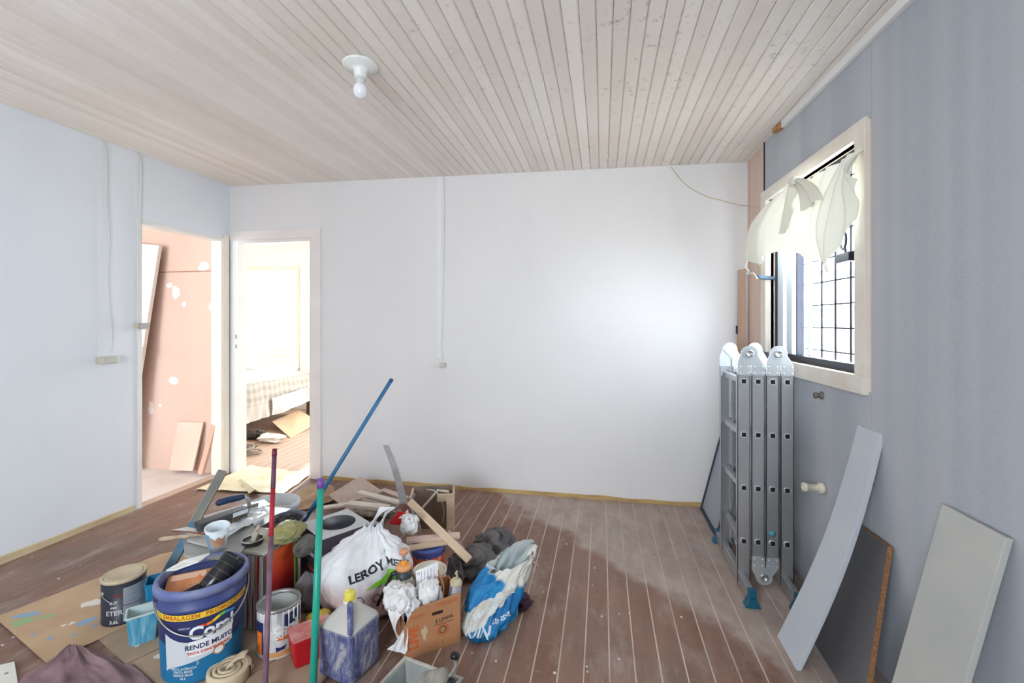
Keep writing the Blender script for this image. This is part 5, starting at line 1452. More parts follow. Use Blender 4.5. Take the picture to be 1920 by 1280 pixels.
# white carrier bag hanging over the left wall
hb = thing('white_carrier_bag', 'thin white carrier bag spilling over the left side of the cardboard box', 'bag', inbx(0.015, 0.09, Hb - 0.10))
hb.rotation_euler = (0, 0, rzx)
def hb_fn(u, v):
    th = 2 * math.pi * u; ph = math.pi * (v - 0.5)
    d = V(math.cos(th) * math.cos(ph), math.sin(th) * math.cos(ph), math.sin(ph))
    e = d + mnoise.noise_vector(d * 0.9 + V(2, 2, 0)) * 0.4; e = V(e.x * 1.9, e.y * 1.9, e.z * 0.5)
    n1 = mnoise.noise(e * 1.6 + V(8, 0, 0)); n2 = mnoise.noise(e * 3.4 + V(0, 4, 0)); n3 = mnoise.noise(d * 1.3 + V(0, 0, 5))
    k = 1 + 0.26 * (1 - 2.6 * abs(n1)) + 0.10 * (1 - 2.4 * abs(n2)) + 0.3 * n3 - 0.16
    return V(-0.01 + d.x * 0.07 * k, d.y * 0.085 * k, 0.09 + d.z * 0.06 * k)
MB().grid(hb_fn, 64, 40).build('bag', M_WBAG, hb)
def strap(pts, w, m, parent, name, tw=(0, 1, 0), fold=0.006):
    f = smooth_curve(pts); tw = V(*tw).normalized()
    def fn(u, v):
        p = f(v); k = (u - 0.5)
        return p + tw * (k * w * (0.55 + 0.45 * math.cos(6.28 * v))) + V(-0.3, -0.6, 0.3) * (fold * math.cos(k * 14))
    return MB().grid(fn, 10, 22).build(name, m, parent)
strap([V(-0.03, -0.05, 0.10), V(-0.05, -0.06, 0.06), V(-0.045, -0.065, 0.0), V(-0.02, -0.07, -0.05), V(-0.045, -0.075, -0.075)], 0.085, M_WBAG, hb, 'handle', (0.7, -0.7, 0))
strap([V(0.0, -0.068, 0.11), V(0.005, -0.085, 0.07), V(-0.008, -0.085, 0.01), V(-0.035, -0.085, -0.065)], 0.06, M_WBAG, hb, 'handle', (0.9, -0.3, 0))
# crumpled white bag in the middle
lump('crumpled_bag', 'crumpled white plastic bag stuffed in the middle of the cardboard box', 'bag', inbx(0.125, 0.078, 0.11), 0.06, 0.05, 0.075, M_WBAG, 9.5, 0.2, freq=2.8, rotz=rzx)
# printed paper slip standing in the box
pp = [inbx(0.085, 0.125, 0.20), inbx(0.185, 0.12, 0.205), inbx(0.19, 0.145, 0.295), inbx(0.088, 0.148, 0.275)]
c = sum(pp, V(0, 0, 0)) / 4
sl_ = thing('paper_slip', 'white printed paper slip standing in the cardboard box', 'paper', c)
e1 = (pp[1] - pp[0]); e2 = (pp[3] - pp[0])
nrm = e1.cross(e2).normalized(); nrm = nrm if nrm.dot(O - c) > 0 else -nrm
def sheetfn(u, v):
    p = pp[0].lerp(pp[1], u).lerp(pp[3].lerp(pp[2], u), v) - c
    return p + nrm * 0.008 * math.sin(2.6 * u)
MB().grid(sheetfn, 10, 6).build('sheet', mat('white_slip', (232, 232, 234), 0.6), sl_)
for k in range(5):
    u0 = 0.22 + 0.14 * k
    MB().tube([sheetfn(u0, 0.35) + nrm * 0.001, sheetfn(u0 + 0.02, 0.85) + nrm * 0.001], 0.0012, 4).build('print_line', mat('slip_grey', (150, 150, 156), 0.6), sl_)
text_mesh('20', 0.014, MATS['slip_grey'], 'lettering', sl_, lambda x, y, z: sheetfn(min(max(0.1 + x / e1.length, 0), 1), min(max(0.8 + y / e2.length, 0), 1)) + nrm * (0.0012 + z))
# cardboard divider
o = MB().prism([inbx(0.19, 0.06, 0.06) - inbx(0.19, 0.06, 0.01), V(0, 0, 0.0) + (inbx(0.19, 0.15, 0.01) - inbx(0.19, 0.06, 0.01)) + V(0, 0, 0.05), (inbx(0.185, 0.15, 0.27) - inbx(0.19, 0.06, 0.01)), (inbx(0.187, 0.06, 0.235) - inbx(0.19, 0.06, 0.01))], (inbx(0.194, 0.06, 0.01) - inbx(0.19, 0.06, 0.01))).build('card_divider', M_BOXS)
o.location = inbx(0.19, 0.06, 0.01); tag(o, 'plain cardboard flap standing up inside the printed box', 'cardboard')
# foam can
fc = thing('foam_can', 'silver aerosol can with cream nozzle tilted in the box corner', 'aerosol can', inbx(0.216, 0.05, 0.012), rot=(0.06, 0.10, rzx))
MB().lathe([(0.0, 0), (0.024, 0.0), (0.026, 0.003), (0.026, 0.226), (0.023, 0.232)], 28).build('body', mat('aerosol_grey', (186, 186, 194), 0.3, 0.4), fc)
MB().lathe([(0.0262, 0.224), (0.0272, 0.227), (0.0272, 0.233), (0.02, 0.243), (0.012, 0.247), (0.0, 0.247)], 28).build('shoulder', mat('rusty_cream', (206, 196, 164), 0.5, col2=(176, 160, 126), scale=40), fc)
MB().tube([(0, 0, 0.245), (0.001, 0, 0.262), (-0.006, 0, 0.272), (-0.002, 0, 0.282)], [0.006, 0.005, 0.006, 0.004], 8).build('nozzle', MATS['rusty_cream'], fc)
text_mesh('PU', 0.026, mat('foam_print', (84, 86, 100), 0.5), 'lettering', fc, wrap(lambda z: 0.026, facing(A) - rzx, 0.18, off=0.0006), bold=0.001)
patch(lambda z: 0.026, facing(A) - rzx - 1.2, facing(A) - rzx - 0.8, 0.1, 0.22, 0.0006, 8).build('stripe', MATS['foam_print'], fc)

# ------------------------------------------------------------------ pressure sprayer
p = at_z(757, 1174)
sp = thing('pump_sprayer', 'grey pump sprayer with orange pump knob behind the cardboard box', 'sprayer', p)
MB().lathe([(0.0, 0.0), (0.048, 0.0), (0.054, 0.008), (0.055, 0.10), (0.05, 0.16), (0.036, 0.195), (0.0, 0.196)], 32).build('tank', mat('grey_green_tank', (172, 168, 156), 0.5), sp)
MB().lathe([(0.038, 0.182), (0.037, 0.19), (0.032, 0.225), (0.0, 0.226)], 28).build('collar', mat('charcoal_plastic', (58, 60, 66), 0.45), sp)
MB().lathe([(0.0, 0.224), (0.034, 0.224), (0.0355, 0.228), (0.0345, 0.238), (0.022, 0.243), (0.0, 0.244)], 28).build('pump_nut', mat('peach_orange', (226, 156, 100), 0.45), sp)
MB().lathe([(0.016, 0.242), (0.017, 0.246), (0.012, 0.257), (0.0, 0.258)], 18).build('pump_seal', mat('amber_plastic', (232, 150, 40), 0.4), sp)
MB().lathe([(0.009, 0.256), (0.008, 0.272), (0.012, 0.278)], 18).build('pump_rod', mat('grey_rod', (160, 158, 156), 0.4), sp)
MB().lathe([(0.0, 0.276), (0.012, 0.277), (0.021, 0.284), (0.022, 0.293), (0.019, 0.298), (0.0, 0.299)], 22).build('pump_knob', mat('pump_knob', (214, 150, 116), 0.45), sp)
d_ = at_z(712, 1100, 0.12) - p
MB().tube([V(-0.02, -0.01, 0.215), V(-0.05, -0.015, 0.205), V(-0.09, -0.03, 0.13), V(-0.11, -0.04, 0.09)], [0.010, 0.009, 0.007, 0.007], 8).build('spray_lance', mat('black_tube', (36, 38, 46), 0.45), sp)
sp.scale = (1.0, 1.0, 1.18)

# ------------------------------------------------------------------ white shopping bag
p0 = at_z(684, 1138)
t = NT('white_shopping_bag', rough=0.38, spec=0.4)
zc_ = t.sep(t.coords('Object'))[2]
f_ = t.maprange(t.math('ADD', zc_, t.math('MULTIPLY', t.math('SUBTRACT', t.noise(t.coords('Object'), 9, 4), 0.5), 0.16)), 0.10, 0.20)
t.color(t.mix(f_, (214, 184, 184), t.ramp(t.noise(t.coords('Object'), 8, 3), [(0.3, (214, 214, 218)), (0.7, (232, 232, 234))])))
M_SHOP = t.m
bag = thing('shopping_bag', 'full white plastic shopping bag printed with a green triangle', 'bag', p0)
prof = [(0.0, 0.165), (0.06, 0.198), (0.2, 0.222), (0.42, 0.226), (0.6, 0.205), (0.74, 0.150), (0.86, 0.085), (0.95, 0.045), (1.0, 0.038)]
HBG = 0.405
afb = facing(p0)
def pr(v):
    for (a, r_a), (b, r_b) in zip(prof, prof[1:]):
        if v <= b:
            k = (v - a) / (b - a); k = k * k * (3 - 2 * k); return r_a + (r_b - r_a) * k
    return prof[-1][1]
def bag_pt(a, v, off=0.0):
    d = V(math.cos(a), math.sin(a), 0)
    n1 = mnoise.noise(V(d.x * 2.2, d.y * 2.2, v * 2.4 + 5)); n2 = mnoise.noise(V(d.x * 5, d.y * 5, v * 3.5 + 1)); n3 = mnoise.noise(V(d.x * 11, d.y * 11, v * 3))
    gather = max(0, (v - 0.45) / 0.55)
    pl = math.sin(a * 11 + 2 * v + 2.5 * n1) * 0.05 * gather
    k = 1 + 0.10 * (1 - 2 * abs(n1)) + 0.07 * (1 - 2 * abs(n2)) + 0.03 * n3 + pl * 1.6 - 0.08
    rx, ry = 1.0, 0.62
    r = pr(v) * k + off
    lean = V(0.045 * gather, 0.0, 0)
    q = V(d.x * r * rx, d.y * r * ry, 0) 
    Rz = Matrix.Rotation(YAW, 3, 'Z')
    return Rz @ q + lean + V(0, 0, 0.004 + HBG * (v ** 0.95) + 0.012 * n2 * gather)
sheet_ = MB().grid(lambda u, v: bag_pt(2 * math.pi * u, v), 120, 48).build('bag_body', M_SHOP, bag)
bm = bmesh.new(); bm.from_mesh(sheet_.data); bmesh.ops.remove_doubles(bm, verts=bm.verts, dist=0.0003); bmesh.ops.recalc_face_normals(bm, faces=bm.faces); bm.to_mesh(sheet_.data); bm.free()
# two loop handles gathered at the top
tw_ = V(CA, SA, 0)
strap([V(0.02, -0.02, HBG - 0.08), V(0.035, -0.03, HBG - 0.02), V(0.06, -0.02, HBG + 0.03), V(0.095, 0.0, HBG + 0.075), V(0.115, 0.02, HBG + 0.085)], 0.07, M_SHOP, bag, 'handle', tw_, 0.010)
strap([V(0.06, 0.03, HBG - 0.07), V(0.075, 0.03, HBG), V(0.10, 0.03, HBG + 0.05), V(0.125, 0.03, HBG + 0.08)], 0.05, M_SHOP, bag, 'handle', tw_, 0.008)
def on_bag(a0, v0, tilt=0.0, sag=0.0):
    def fn(x, y, z):
        xx = x * math.cos(tilt) - y * math.sin(tilt); yy = x * math.sin(tilt) + y * math.cos(tilt) - sag * x * x
        return bag_pt(a0 + xx / 0.2, v0 + yy / 0.38, 0.003 + z)
    return fn
text_mesh('LEROY', 0.05, M_PBLACK, 'lettering', bag, on_bag(afb - 0.30, 0.56, 0.42), bold=0.0016)
text_mesh('MERLIN', 0.038, M_PBLACK, 'lettering', bag, on_bag(afb + 0.50, 0.60, -0.28), bold=0.001)
tri_ = MB()
def trifn(u, v):
    x = -0.10 + 0.20 * u; top_ = 0.05 * (u / 0.55 if u < 0.55 else 1 - 0.75 * (u - 0.55) / 0.45)
    return on_bag(afb + 0.20, 0.478, 0.07)(x, -0.03 + 0.02 * u + v * max(0.002, top_), 0.0004)
tri_.grid(trifn, 20, 6).build('green_triangle', mat('bag_green', (126, 196, 52), 0.45), bag)
text_mesh('CASA  CONSTRUCAO', 0.014, mat('bag_dark_print', (120, 96, 100), 0.5), 'lettering', bag, on_bag(afb + 0.22, 0.405, 0.06))
for k, (c_, m_) in enumerate([((0.62), M_PGREEN), ((0.30), M_PGREEN), ((-0.06), mat('bag_red_print', (186, 50, 56), 0.5)), ((-0.42), MATS['bag_dark_print'])]):
    ring_ = MB(); n = 20; vs = []; fs = []
    for i in range(n):
        a = 2 * math.pi * i / n
        g_ = on_bag(afb + c_, 0.30 - 0.04 * (k > 1))
        vs += [g_(0.019 * math.cos(a), 0.019 * math.sin(a), 0.0008), g_(0.0145 * math.cos(a), 0.0145 * math.sin(a), 0.0008)]
    for i in range(n): fs.append((2 * i, (2 * i + 2) % (2 * n), (2 * i + 3) % (2 * n), 2 * i + 1))
    ring_._add(vs, fs).build('round_print', m_, bag)
text_mesh('RECICLE', 0.012, MATS['bag_dark_print'], 'lettering', bag, on_bag(afb + 0.5, 0.235, 0.08))

# ------------------------------------------------------------------ crumpled bags around the heap
lump('grey_bin_bag', 'crumpled grey bag squeezed in front of the dark carton', 'bag', at_z(577, 1144, 0.0), 0.055, 0.055, 0.09, mat('grey_film', (134, 130, 132), 0.5, col2=(104, 100, 106), scale=10), 5.2, 0.25, freq=2.4)
lump('yellow_bag', 'yellow and black crumpled packet behind the jug', 'packet', at_z(604, 1188, 0.0), 0.075, 0.045, 0.05, mat('yellow_black_film', (196, 176, 64), 0.45, col2=(52, 48, 44), scale=9, contrast=(0.52, 0.58)), 7.7, 0.22, freq=2.6)
M_DGB = mat('charcoal_cloth', (108, 103, 102), 0.85, col2=(86, 82, 84), scale=8)
lump('dark_overalls', 'charcoal overalls dumped in a heap behind the blue sack', 'clothes', at_z(892, 1078, 0.0), 0.11, 0.095, 0.075, M_DGB, 12.3, 0.34, freq=2.2, nu=72, nv=44)
lump('dark_jacket', 'dark jacket with raised folded sleeve behind the blue sack', 'clothes', at_z(928, 1044, 0.0), 0.11, 0.09, 0.075, mat('dark_grey_cloth', (104, 100, 100), 0.85, col2=(80, 76, 78), scale=8), 15.9, 0.38, freq=2.0, nu=64, nv=36)
lump('black_shoe_bag', 'small dark cloth bundle between the cream lid can and the overalls', 'cloth', at_z(852, 1102, 0.0), 0.045, 0.05, 0.07, mat('dark_bundle', (76, 72, 76), 0.85, col2=(110, 104, 104), scale=10), 21.4, 0.3, freq=2.3, nu=48, nv=28)
lump('maroon_rag', 'dark maroon rag lying behind the foot of the blue sack', 'rag', at_z(972, 1138, 0.0), 0.06, 0.05, 0.03, mat('maroon_cloth', (70, 44, 58), 0.9), 3.9, 0.25)

# ------------------------------------------------------------------ blue and white cement sack
s0 = at_z(905, 1176)
t = NT('blue_white_sack', rough=0.55)
oc = t.coords('Object', rot=(0.0, 0.0, 0.0)); x_, y_, z_ = t.sep(oc)[:3]
bandv = t.math('ADD', t.math('ADD', t.math('MULTIPLY', x_, -6.5), t.math('MULTIPLY', z_, 8.5)), t.math('MULTIPLY', t.noise(oc, 7, 3), 1.1))
saw = t.math('FRACT', t.math('MULTIPLY', bandv, 0.62))
blue = t.ramp(t.noise(oc, 14, 4), [(0.35, (14, 96, 156)), (0.6, (26, 128, 186)), (0.8, (70, 160, 204))])
white = t.ramp(t.noise(oc, 10, 4), [(0.3, (196, 192, 182)), (0.7, (224, 220, 212))])
msk = t.math('MULTIPLY', t.maprange(saw, 0.66, 0.68), 1.0)
msk = t.math('MAXIMUM', msk, t.maprange(t.math('ADD', z_, t.math('MULTIPLY', x_, 0.35)), 0.235, 0.25))
t.color(t.mix(msk, blue, white))
M_SACK = t.m
sack = thing('cement_sack', 'half empty blue and white printed sack slumped on the floor', 'sack', s0)
top_c = at_z(962, 1050, 0.26) - s0
def sack_pt(u, v, off=0.0):
    a = 2 * math.pi * u; d = V(math.cos(a), math.sin(a), 0)
    n1 = mnoise.noise(V(d.x * 1.7 + 3, d.y * 1.7, v * 2.2)); n2 = mnoise.noise(V(d.x * 3.6, d.y * 3.6 + 7, v * 4)); n3 = mnoise.noise(V(d.x * 9, d.y * 9, v * 9 + 2))
    r = 0.125 * (1 - 0.10 * v) * (0.72 + 0.28 * min(1, v / 0.08)) * (1 + 0.28 * (1 - 2 * abs(n1)) + 0.16 * (1 - 2 * abs(n2)) + 0.04 * n3 - 0.22)
    flat = 1 - 0.55 * v
    # flat mouth turned towards the camera's right
    e1 = V(math.cos(0.55), math.sin(0.55), 0); e2 = V(-math.sin(0.55), math.cos(0.55), 0)
    q = e1 * (d.dot(e1) * (r * (1 + 0.05 * v) + off)) + e2 * (d.dot(e2) * (r * flat + off))
    c = top_c * (v ** 1.15); c.z = 0
    z = 0.002 + 0.265 * v ** 0.8 + 0.05 * v * v * (0.3 + d.dot(V(0.6, 0.8, 0))) + 0.016 * n2 * v
    return q + c + V(0, 0, z)
MB().grid(lambda u, v: sack_pt(u, v), 96, 52).build('sack_wall', M_SACK, sack)
MB().grid(lambda u, v: sack_pt(u, 1 - 0.38 * v, -0.006 - 0.03 * v) , 72, 10).build('sack_lining', mat('sack_lining', (176, 182, 178), 0.7, col2=(160, 172, 176), scale=8), sack)
afs = facing(s0) / (2 * math.pi)
def on_sack(u0, v0, tilt=0.0):
    def fn(x, y, z):
        xx = x * math.cos(tilt) - y * math.sin(tilt); yy = x * math.sin(tilt) + y * math.cos(tilt)
        return sack_pt(u0 + xx / 0.75, v0 + yy / 0.30, 0.0018 + z)
    return fn
M_SPR = mat('sack_pale_print', (214, 224, 230), 0.5)
text_mesh('QUIN', 0.05, M_SPR, 'lettering', sack, on_sack(afs - 0.06, 0.13, 0.0), bold=0.0015)
text_mesh('ARGAMASSA', 0.024, M_SPR, 'lettering', sack, on_sack(afs - 0.05, 0.36, 0.5), bold=0.0008)
text_mesh('ACIII 20kg', 0.020, M_SPR, 'lettering', sack, on_sack(afs + 0.06, 0.25, 0.35), bold=0.0004)
text_mesh('COLANTE', 0.022, M_SPR, 'lettering', sack, on_sack(afs + 0.02, 0.60, 0.6), bold=0.0006)
for k in range(3):
    MB().tube([on_sack(afs + 0.05, 0.44 + 0.045 * k)(-0.03 + 0.012 * i, 0.0015 * i, 0.0) for i in range(7)], 0.0018, 5).build('print_stripe', M_SPR, sack)

# ------------------------------------------------------------------ open wooden drawer with offcuts
M_DRW = mat('pale_drawer_wood', (206, 178, 152), 0.7, col2=(190, 160, 132), scale=3, stretch=(1, 1, 6))
M_DRI = mat('grey_drawer_back', (142, 124, 110), 0.8, col2=(120, 104, 92), scale=7)
q0, q1 = at_z(768, 1016), at_z(846, 1012)
rzd = rz_of(q0, q1)
Ld = (q1 - q0).length + 0.02; Hd, Dd = 0.295, 0.16
dr = thing('wooden_drawer', 'pale wooden drawer box standing open towards the room', 'drawer', q0, rzd)
MB().box((0, Dd - 0.006, 0.0), (Ld, Dd, Hd)).build('back', M_DRI, dr)
MB().box((0, 0, 0), (0.012, Dd - 0.006, Hd - 0.01)).build('side', M_DRW, dr, 0.001)
MB().box((Ld - 0.05, 0, 0), (Ld, 0.012, Hd)).build('front_lip', M_DRW, dr, 0.001)
MB().box((Ld - 0.012, 0.012, 0), (Ld, Dd - 0.006, Hd)).build('side', M_DRW, dr, 0.001)
MB().box((0.012, 0.0, 0.0), (Ld - 0.05, Dd - 0.006, 0.01)).build('bottom', M_DRW, dr)
MB().box((0.17, 0.03, Hd - 0.06), (Ld - 0.012, 0.042, Hd - 0.012)).build('rail', mat('drawer_rail', (198, 176, 150), 0.7), dr, 0.001)
drw = lambda x, y, z: Matrix.Translation(q0) @ Matrix.Rotation(rzd, 4, 'Z') @ V(x, y, z)
def beam(name, a, b, w, h, m, label, cat, up=(0, 0, 1), taper=None):
    a, b = V(*a), V(*b); d = b - a
    o = MB().box((0, -w / 2, -h / 2), (d.length, w / 2, h / 2)).build(name, m, None, 0.001)
    o.matrix_world = frame_matrix(a, d, up)
    return tag(o, label, cat)
M_LATH = mat('pale_lath', (214, 190, 164), 0.7, col2=(198, 172, 146), scale=3)
M_LATHW = mat('whitish_lath', (226, 214, 202), 0.65, col2=(210, 196, 182), scale=4)
beam('long_lath', at_d(880, 1050, 2.36), at_d(768, 940, 2.62), 0.042, 0.014, M_LATH, 'long pale lath leaning diagonally on the drawer', 'lath', (0.2, -0.7, 0.7))
beam('short_lath', drw(0.05, 0.09, 0.15), drw(0.175, 0.06, 0.30), 0.012, 0.022, M_LATHW, 'short whitish lath sticking up out of the drawer', 'lath', (0, -1, 0.3))
beam('bent_trim', drw(0.165, 0.10, 0.285), drw(0.245, 0.10, 0.272), 0.012, 0.012, M_LATHW, 'small white trim offcut across the drawer top', 'trim offcut')
# curled steel strip
f = smooth_curve([drw(0.10, 0.05, 0.31), drw(0.16, 0.04, 0.30), drw(0.20, 0.03, 0.24), drw(0.215, 0.03, 0.17), drw(0.205, 0.03, 0.10)])
o = MB().tube([f(i / 24) - drw(0.2, 0.03, 0.1) for i in range(25)], 0.0035, 6).build('curled_wire', mat('pale_wire', (200, 192, 184), 0.4, 0.3)); o.location = drw(0.2, 0.03, 0.1)
tag(o, 'curled pale wire arching inside the drawer', 'wire')
f = smooth_curve([drw(0.03, -0.02, 0.31), drw(0.01, -0.03, 0.24), drw(0.04, -0.045, 0.17), drw(0.07, -0.05, 0.10), drw(0.05, -0.06, 0.03)])
o = MB().tube([f(i / 24) - drw(0.05, -0.06, 0.03) for i in range(25)], 0.009, 8).build('grey_hose', mat('grey_hose', (150, 142, 140), 0.5)); o.location = drw(0.05, -0.06, 0.03)
tag(o, 'short bent grey hose hanging in front of the drawer', 'hose')
# mouldings across the orange can
zt = 0.205
beam('pink_moulding', at_z(762, 1013, 0.222), at_z(862, 1003, 0.226), 0.05, 0.016, mat('pinkish_moulding', (218, 192, 180), 0.65, col2=(206, 178, 164), scale=5), 'pinkish wooden moulding lying over the orange can', 'moulding')
beam('cream_moulding', at_z(764, 1028, 0.209), at_z(846, 1014, 0.211), 0.05, 0.010, M_LATH, 'wide cream moulding directly on the orange can', 'moulding')
a = at_z(850, 1010, 0.2)
beam('leaning_lath', at_z(893, 1056, 0.01), at_d(842, 996, 2.52), 0.03, 0.012, M_LATHW, 'narrow lath end leaning from floor to mouldings', 'lath')
# handsaw-like steel rule with wooden grip
a, b = at_d(757, 944, 2.66), at_d(722, 834, 2.72)
ru = thing('hand_saw', 'long dark steel blade with reddish wooden grip standing in the offcuts', 'saw', a)
d_ = b - a; sidev = V(CA, SA, 0)
def blade(u, v):
    c = d_ * v + sidev * (0.012 * math.sin(math.pi * v * 0.9))
    return c + sidev * ((u - 0.5) * (0.046 - 0.012 * v))
MB().grid(blade, 1, 14, 0.003, smooth=False).build('blade', mat('dark_steel_blade', (108, 104, 102), 0.4, 0.6, col2=(86, 82, 82), scale=12), ru)
MB().prism([sidev * -0.024, sidev * 0.024, sidev * 0.05 + V(0, 0, -0.07), sidev * 0.065 + V(0, 0, -0.12), sidev * 0.02 + V(0, 0, -0.12), sidev * -0.012 + V(0, 0, -0.06)], V(-SA, CA, 0) * 0.018).build('grip', mat('reddish_wood', (120, 78, 68), 0.6), ru, 0.003)
# ------------------------------------------------------------------ floor laminate and skirting offcuts by the end wall
M_LAM = mat('pale_laminate', (196, 176, 162), 0.55, col2=(182, 160, 146), scale=2, stretch=(12, 12, 1))
def tilted(name, pix, zs, thick, m, label, cat):
    pts = [at_z(px, py, z) for (px, py), z in zip(pix, zs)]
    c = sum(pts, V(0, 0, 0)) / len(pts)
    n = (pts[1] - pts[0]).cross(pts[2] - pts[0]).normalized()
    if n.z < 0: n = -n
    o = MB().prism([p - c for p in pts], -n * thick).build(name, m, None, 0.0008); o.location = c
    return tag(o, label, cat)
tilted('laminate_plank', [(616, 928), (675, 892), (718, 921), (640, 946)], [0.10, 0.15, 0.10, 0.05], 0.008, M_LAM, 'square piece of pale striped laminate propped near the end wall', 'laminate')
for k, (x0, y0, x1, y1, z, lb) in enumerate([(672, 922, 752, 942, 0.13, 'white skirting offcut on top of the pile beside the laminate'), (684, 934, 742, 948, 0.10, 'shorter white skirting offcut under the top one'),
                                           (652, 944, 728, 952, 0.12, 'thick white skirting offcut just left of the shopping bag handle'), (604, 952, 660, 944, 0.05, 'flat pale skirting strip in front of the laminate'), (716, 918, 762, 934, 0.06, 'pinkish skirting strip behind the pile')]):
    beam('skirting_offcut', at_z(x0, y0, z), at_z(x1, y1, z + 0.005), 0.055 if k != 2 else 0.07, 0.014 if k != 2 else 0.022, M_LATHW if k != 4 else MATS['pinkish_moulding'], lb, 'offcut')
# debris lump under them so the pile has a body
lump('plaster_debris', 'heap of broken plaster under the skirting offcuts', 'debris', at_z(695, 962, 0.0), 0.18, 0.12, 0.04, mat('plaster_rubble', (196, 182, 170), 0.9, col2=(150, 132, 120), scale=24), 30.1, 0.25, freq=4.0, nu=60, nv=30)
# red and white packet sticking out behind the bag
o = tilted('red_white_packet', [(728, 982), (747, 958), (762, 962), (754, 985)], [0.24, 0.33, 0.34, 0.25], 0.01, mat('red_packet', (206, 44, 44), 0.4), 'red and white packet poking out behind the shopping bag', 'packet')
MB().prism([(0.0, -0.008, 0.004), (0.05, 0.01, 0.05), (0.06, 0.0, 0.0)], (0.004, -0.004, 0.004)).build('white_corner', M_PW, o)
lump('white_wad', 'wad of white paper next to the red packet', 'paper', at_d(768, 985, 2.45) - V(0, 0, 0.04), 0.045, 0.04, 0.05, M_WBAG, 40.2, 0.3, freq=2.5)
# ------------------------------------------------------------------ kraft paper and drop cloths on the floor
M_KRAFT = mat('crumpled_kraft', (190, 160, 128), 0.85, col2=(164, 132, 104), scale=10)
soft_sheet('kraft_paper', [(545, 962), (640, 940), (612, 905), (556, 928)], [0.004] * 4, M_KRAFT, 'crumpled brown paper on the floor right of the bedroom doorway', 'paper', 0.022, 7, 5.5, 40, 30, zmin=0.003)
t = NT('yellow_drop_cloth', rough=0.85)
t.color(t.ramp(t.noise(t.coords('Object'), 6, 5), [(0.35, (226, 212, 176)), (0.65, (238, 228, 200))]))
soft_sheet('drop_cloth', [(366, 919), (532, 926), (584, 889), (468, 874)], [0.004] * 4, t.m, 'pale yellow drop cloth spread across the bedroom doorway', 'cloth', 0.008, 6, 2.5, 44, 30, zmin=0.003)
a, b = at_z(452, 900, 0.012), at_z(480, 925, 0.02)
o = MB().grid(lambda u, v: (a.lerp(b, v) + V(CA, SA, 0) * ((u - 0.5) * (0.05 + 0.06 * v)) + V(0, 0, 0.035 * (1 - abs(2 * u - 1)) * (0.4 + 0.6 * v))) - a, 12, 10).build('fold', t.m, None)
dc = bpy.data.objects['drop_cloth']; o.parent = dc; o.location = a - V(*dc.location)
M_MAR = mat('mauve_cloth', (150, 122, 126), 0.9, col2=(132, 106, 112), scale=8, bump=0.08)
def cloth_floor(name, outline_l, outline_r, z, m, label, cat, amp, seed):
    L = smooth_curve([at_z(px, py, z) for px, py in outline_l]); Rr = smooth_curve([at_z(px, py, z) for px, py in outline_r])
    c = (L(0.5) + Rr(0.5)) / 2
    def fn(u, v):
        p = L(v).lerp(Rr(v), u)
        w = u * 17 + v * 3
        n = mnoise.noise(V(u * 5, v * 4, seed)); n2 = mnoise.noise(V(u * 12, v * 9, seed + 3))
        e = min(1, 6 * min(u, 1 - u) + 0.25)
        return p + V(0, 0, 0.004 + min(1.0, 2.5 * v + 0.15) * e * amp * (0.5 + 0.5 * math.sin(w + 3 * n)) + amp * 0.35 * abs(n2)) - c
    o = MB().grid(fn, 60, 40).build(name, m); o.location = c
    return tag(o, label, cat)
cloth_floor('mauve_cloth', [(128, 1210), (95, 1240), (45, 1270), (20, 1310)], [(156, 1213), (205, 1236), (262, 1260), (300, 1310)], 0.006, M_MAR, 'crumpled mauve cloth lying on the cardboard edge at the front', 'cloth', 0.015, 4.4)
o, c = flat_sheet('white_plate', [(-20, 1256), (27, 1245), (36, 1300), (-20, 1320)], 0.002, 0.012, mat('white_switch_plate', (226, 224, 214), 0.4), 'white blank plate lying at the very corner of the floor', 'plate')
p = at_z(12, 1262, 0.014) - c
MB().lathe([(0.0, 0.0), (0.006, 0.0), (0.006, 0.001), (0.0, 0.0015)], 12, Matrix.Translation(p)).build('screw', MATS['hinge_grey'], o)

# ------------------------------------------------------------------ roll of cloth tape in front of the bucket
p = at_z(428, 1274, 0.006)
tp = thing('tape_roll', 'cream cloth tape roll lying in front of the big bucket', 'tape')
tp.location = p
M_TAPE = mat('cream_tape', (214, 196, 166), 0.8, col2=(200, 182, 152), scale=14)
n = 90; vs = []; fs = []
for i in range(n + 1):
    a = -6 * math.pi * i / n + 0.4; r = 0.016 + 0.052 * (i / n)
    for z in (0.0, 0.048):
        for dr_ in (0.0, 0.012):
            vs.append(V((r + dr_) * math.cos(a), (r + dr_) * math.sin(a), z + 0.003 * math.sin(i * 0.2)))
for i in range(n):
    a = i * 4; b = a + 4
    fs += [(a, b, b + 2, a + 2), (a + 1, a + 3, b + 3, b + 1), (a + 2, b + 2, b + 3, a + 3), (a, a + 1, b + 1, b)]
MB()._add(vs, fs, True).build('winding', M_TAPE, tp)
MB().lathe([(0.056, 0.0), (0.070, 0.0), (0.0725, 0.006), (0.0725, 0.042), (0.070, 0.047), (0.058, 0.047), (0.056, 0.0)], 40).build('outer_wrap', M_TAPE, tp)
e0 = V(0.0, 0.0, 0.05); e1 = at_z(462, 1226, 0.085) - p
MB().grid(lambda u, v: e0.lerp(e1, v) + V(-0.4, 0.9, 0).normalized() * ((u - 0.5) * 0.042) + V(0, 0, 0.012 * math.sin(math.pi * v)), 4, 12, 0.004).build('loose_end', M_TAPE, tp)

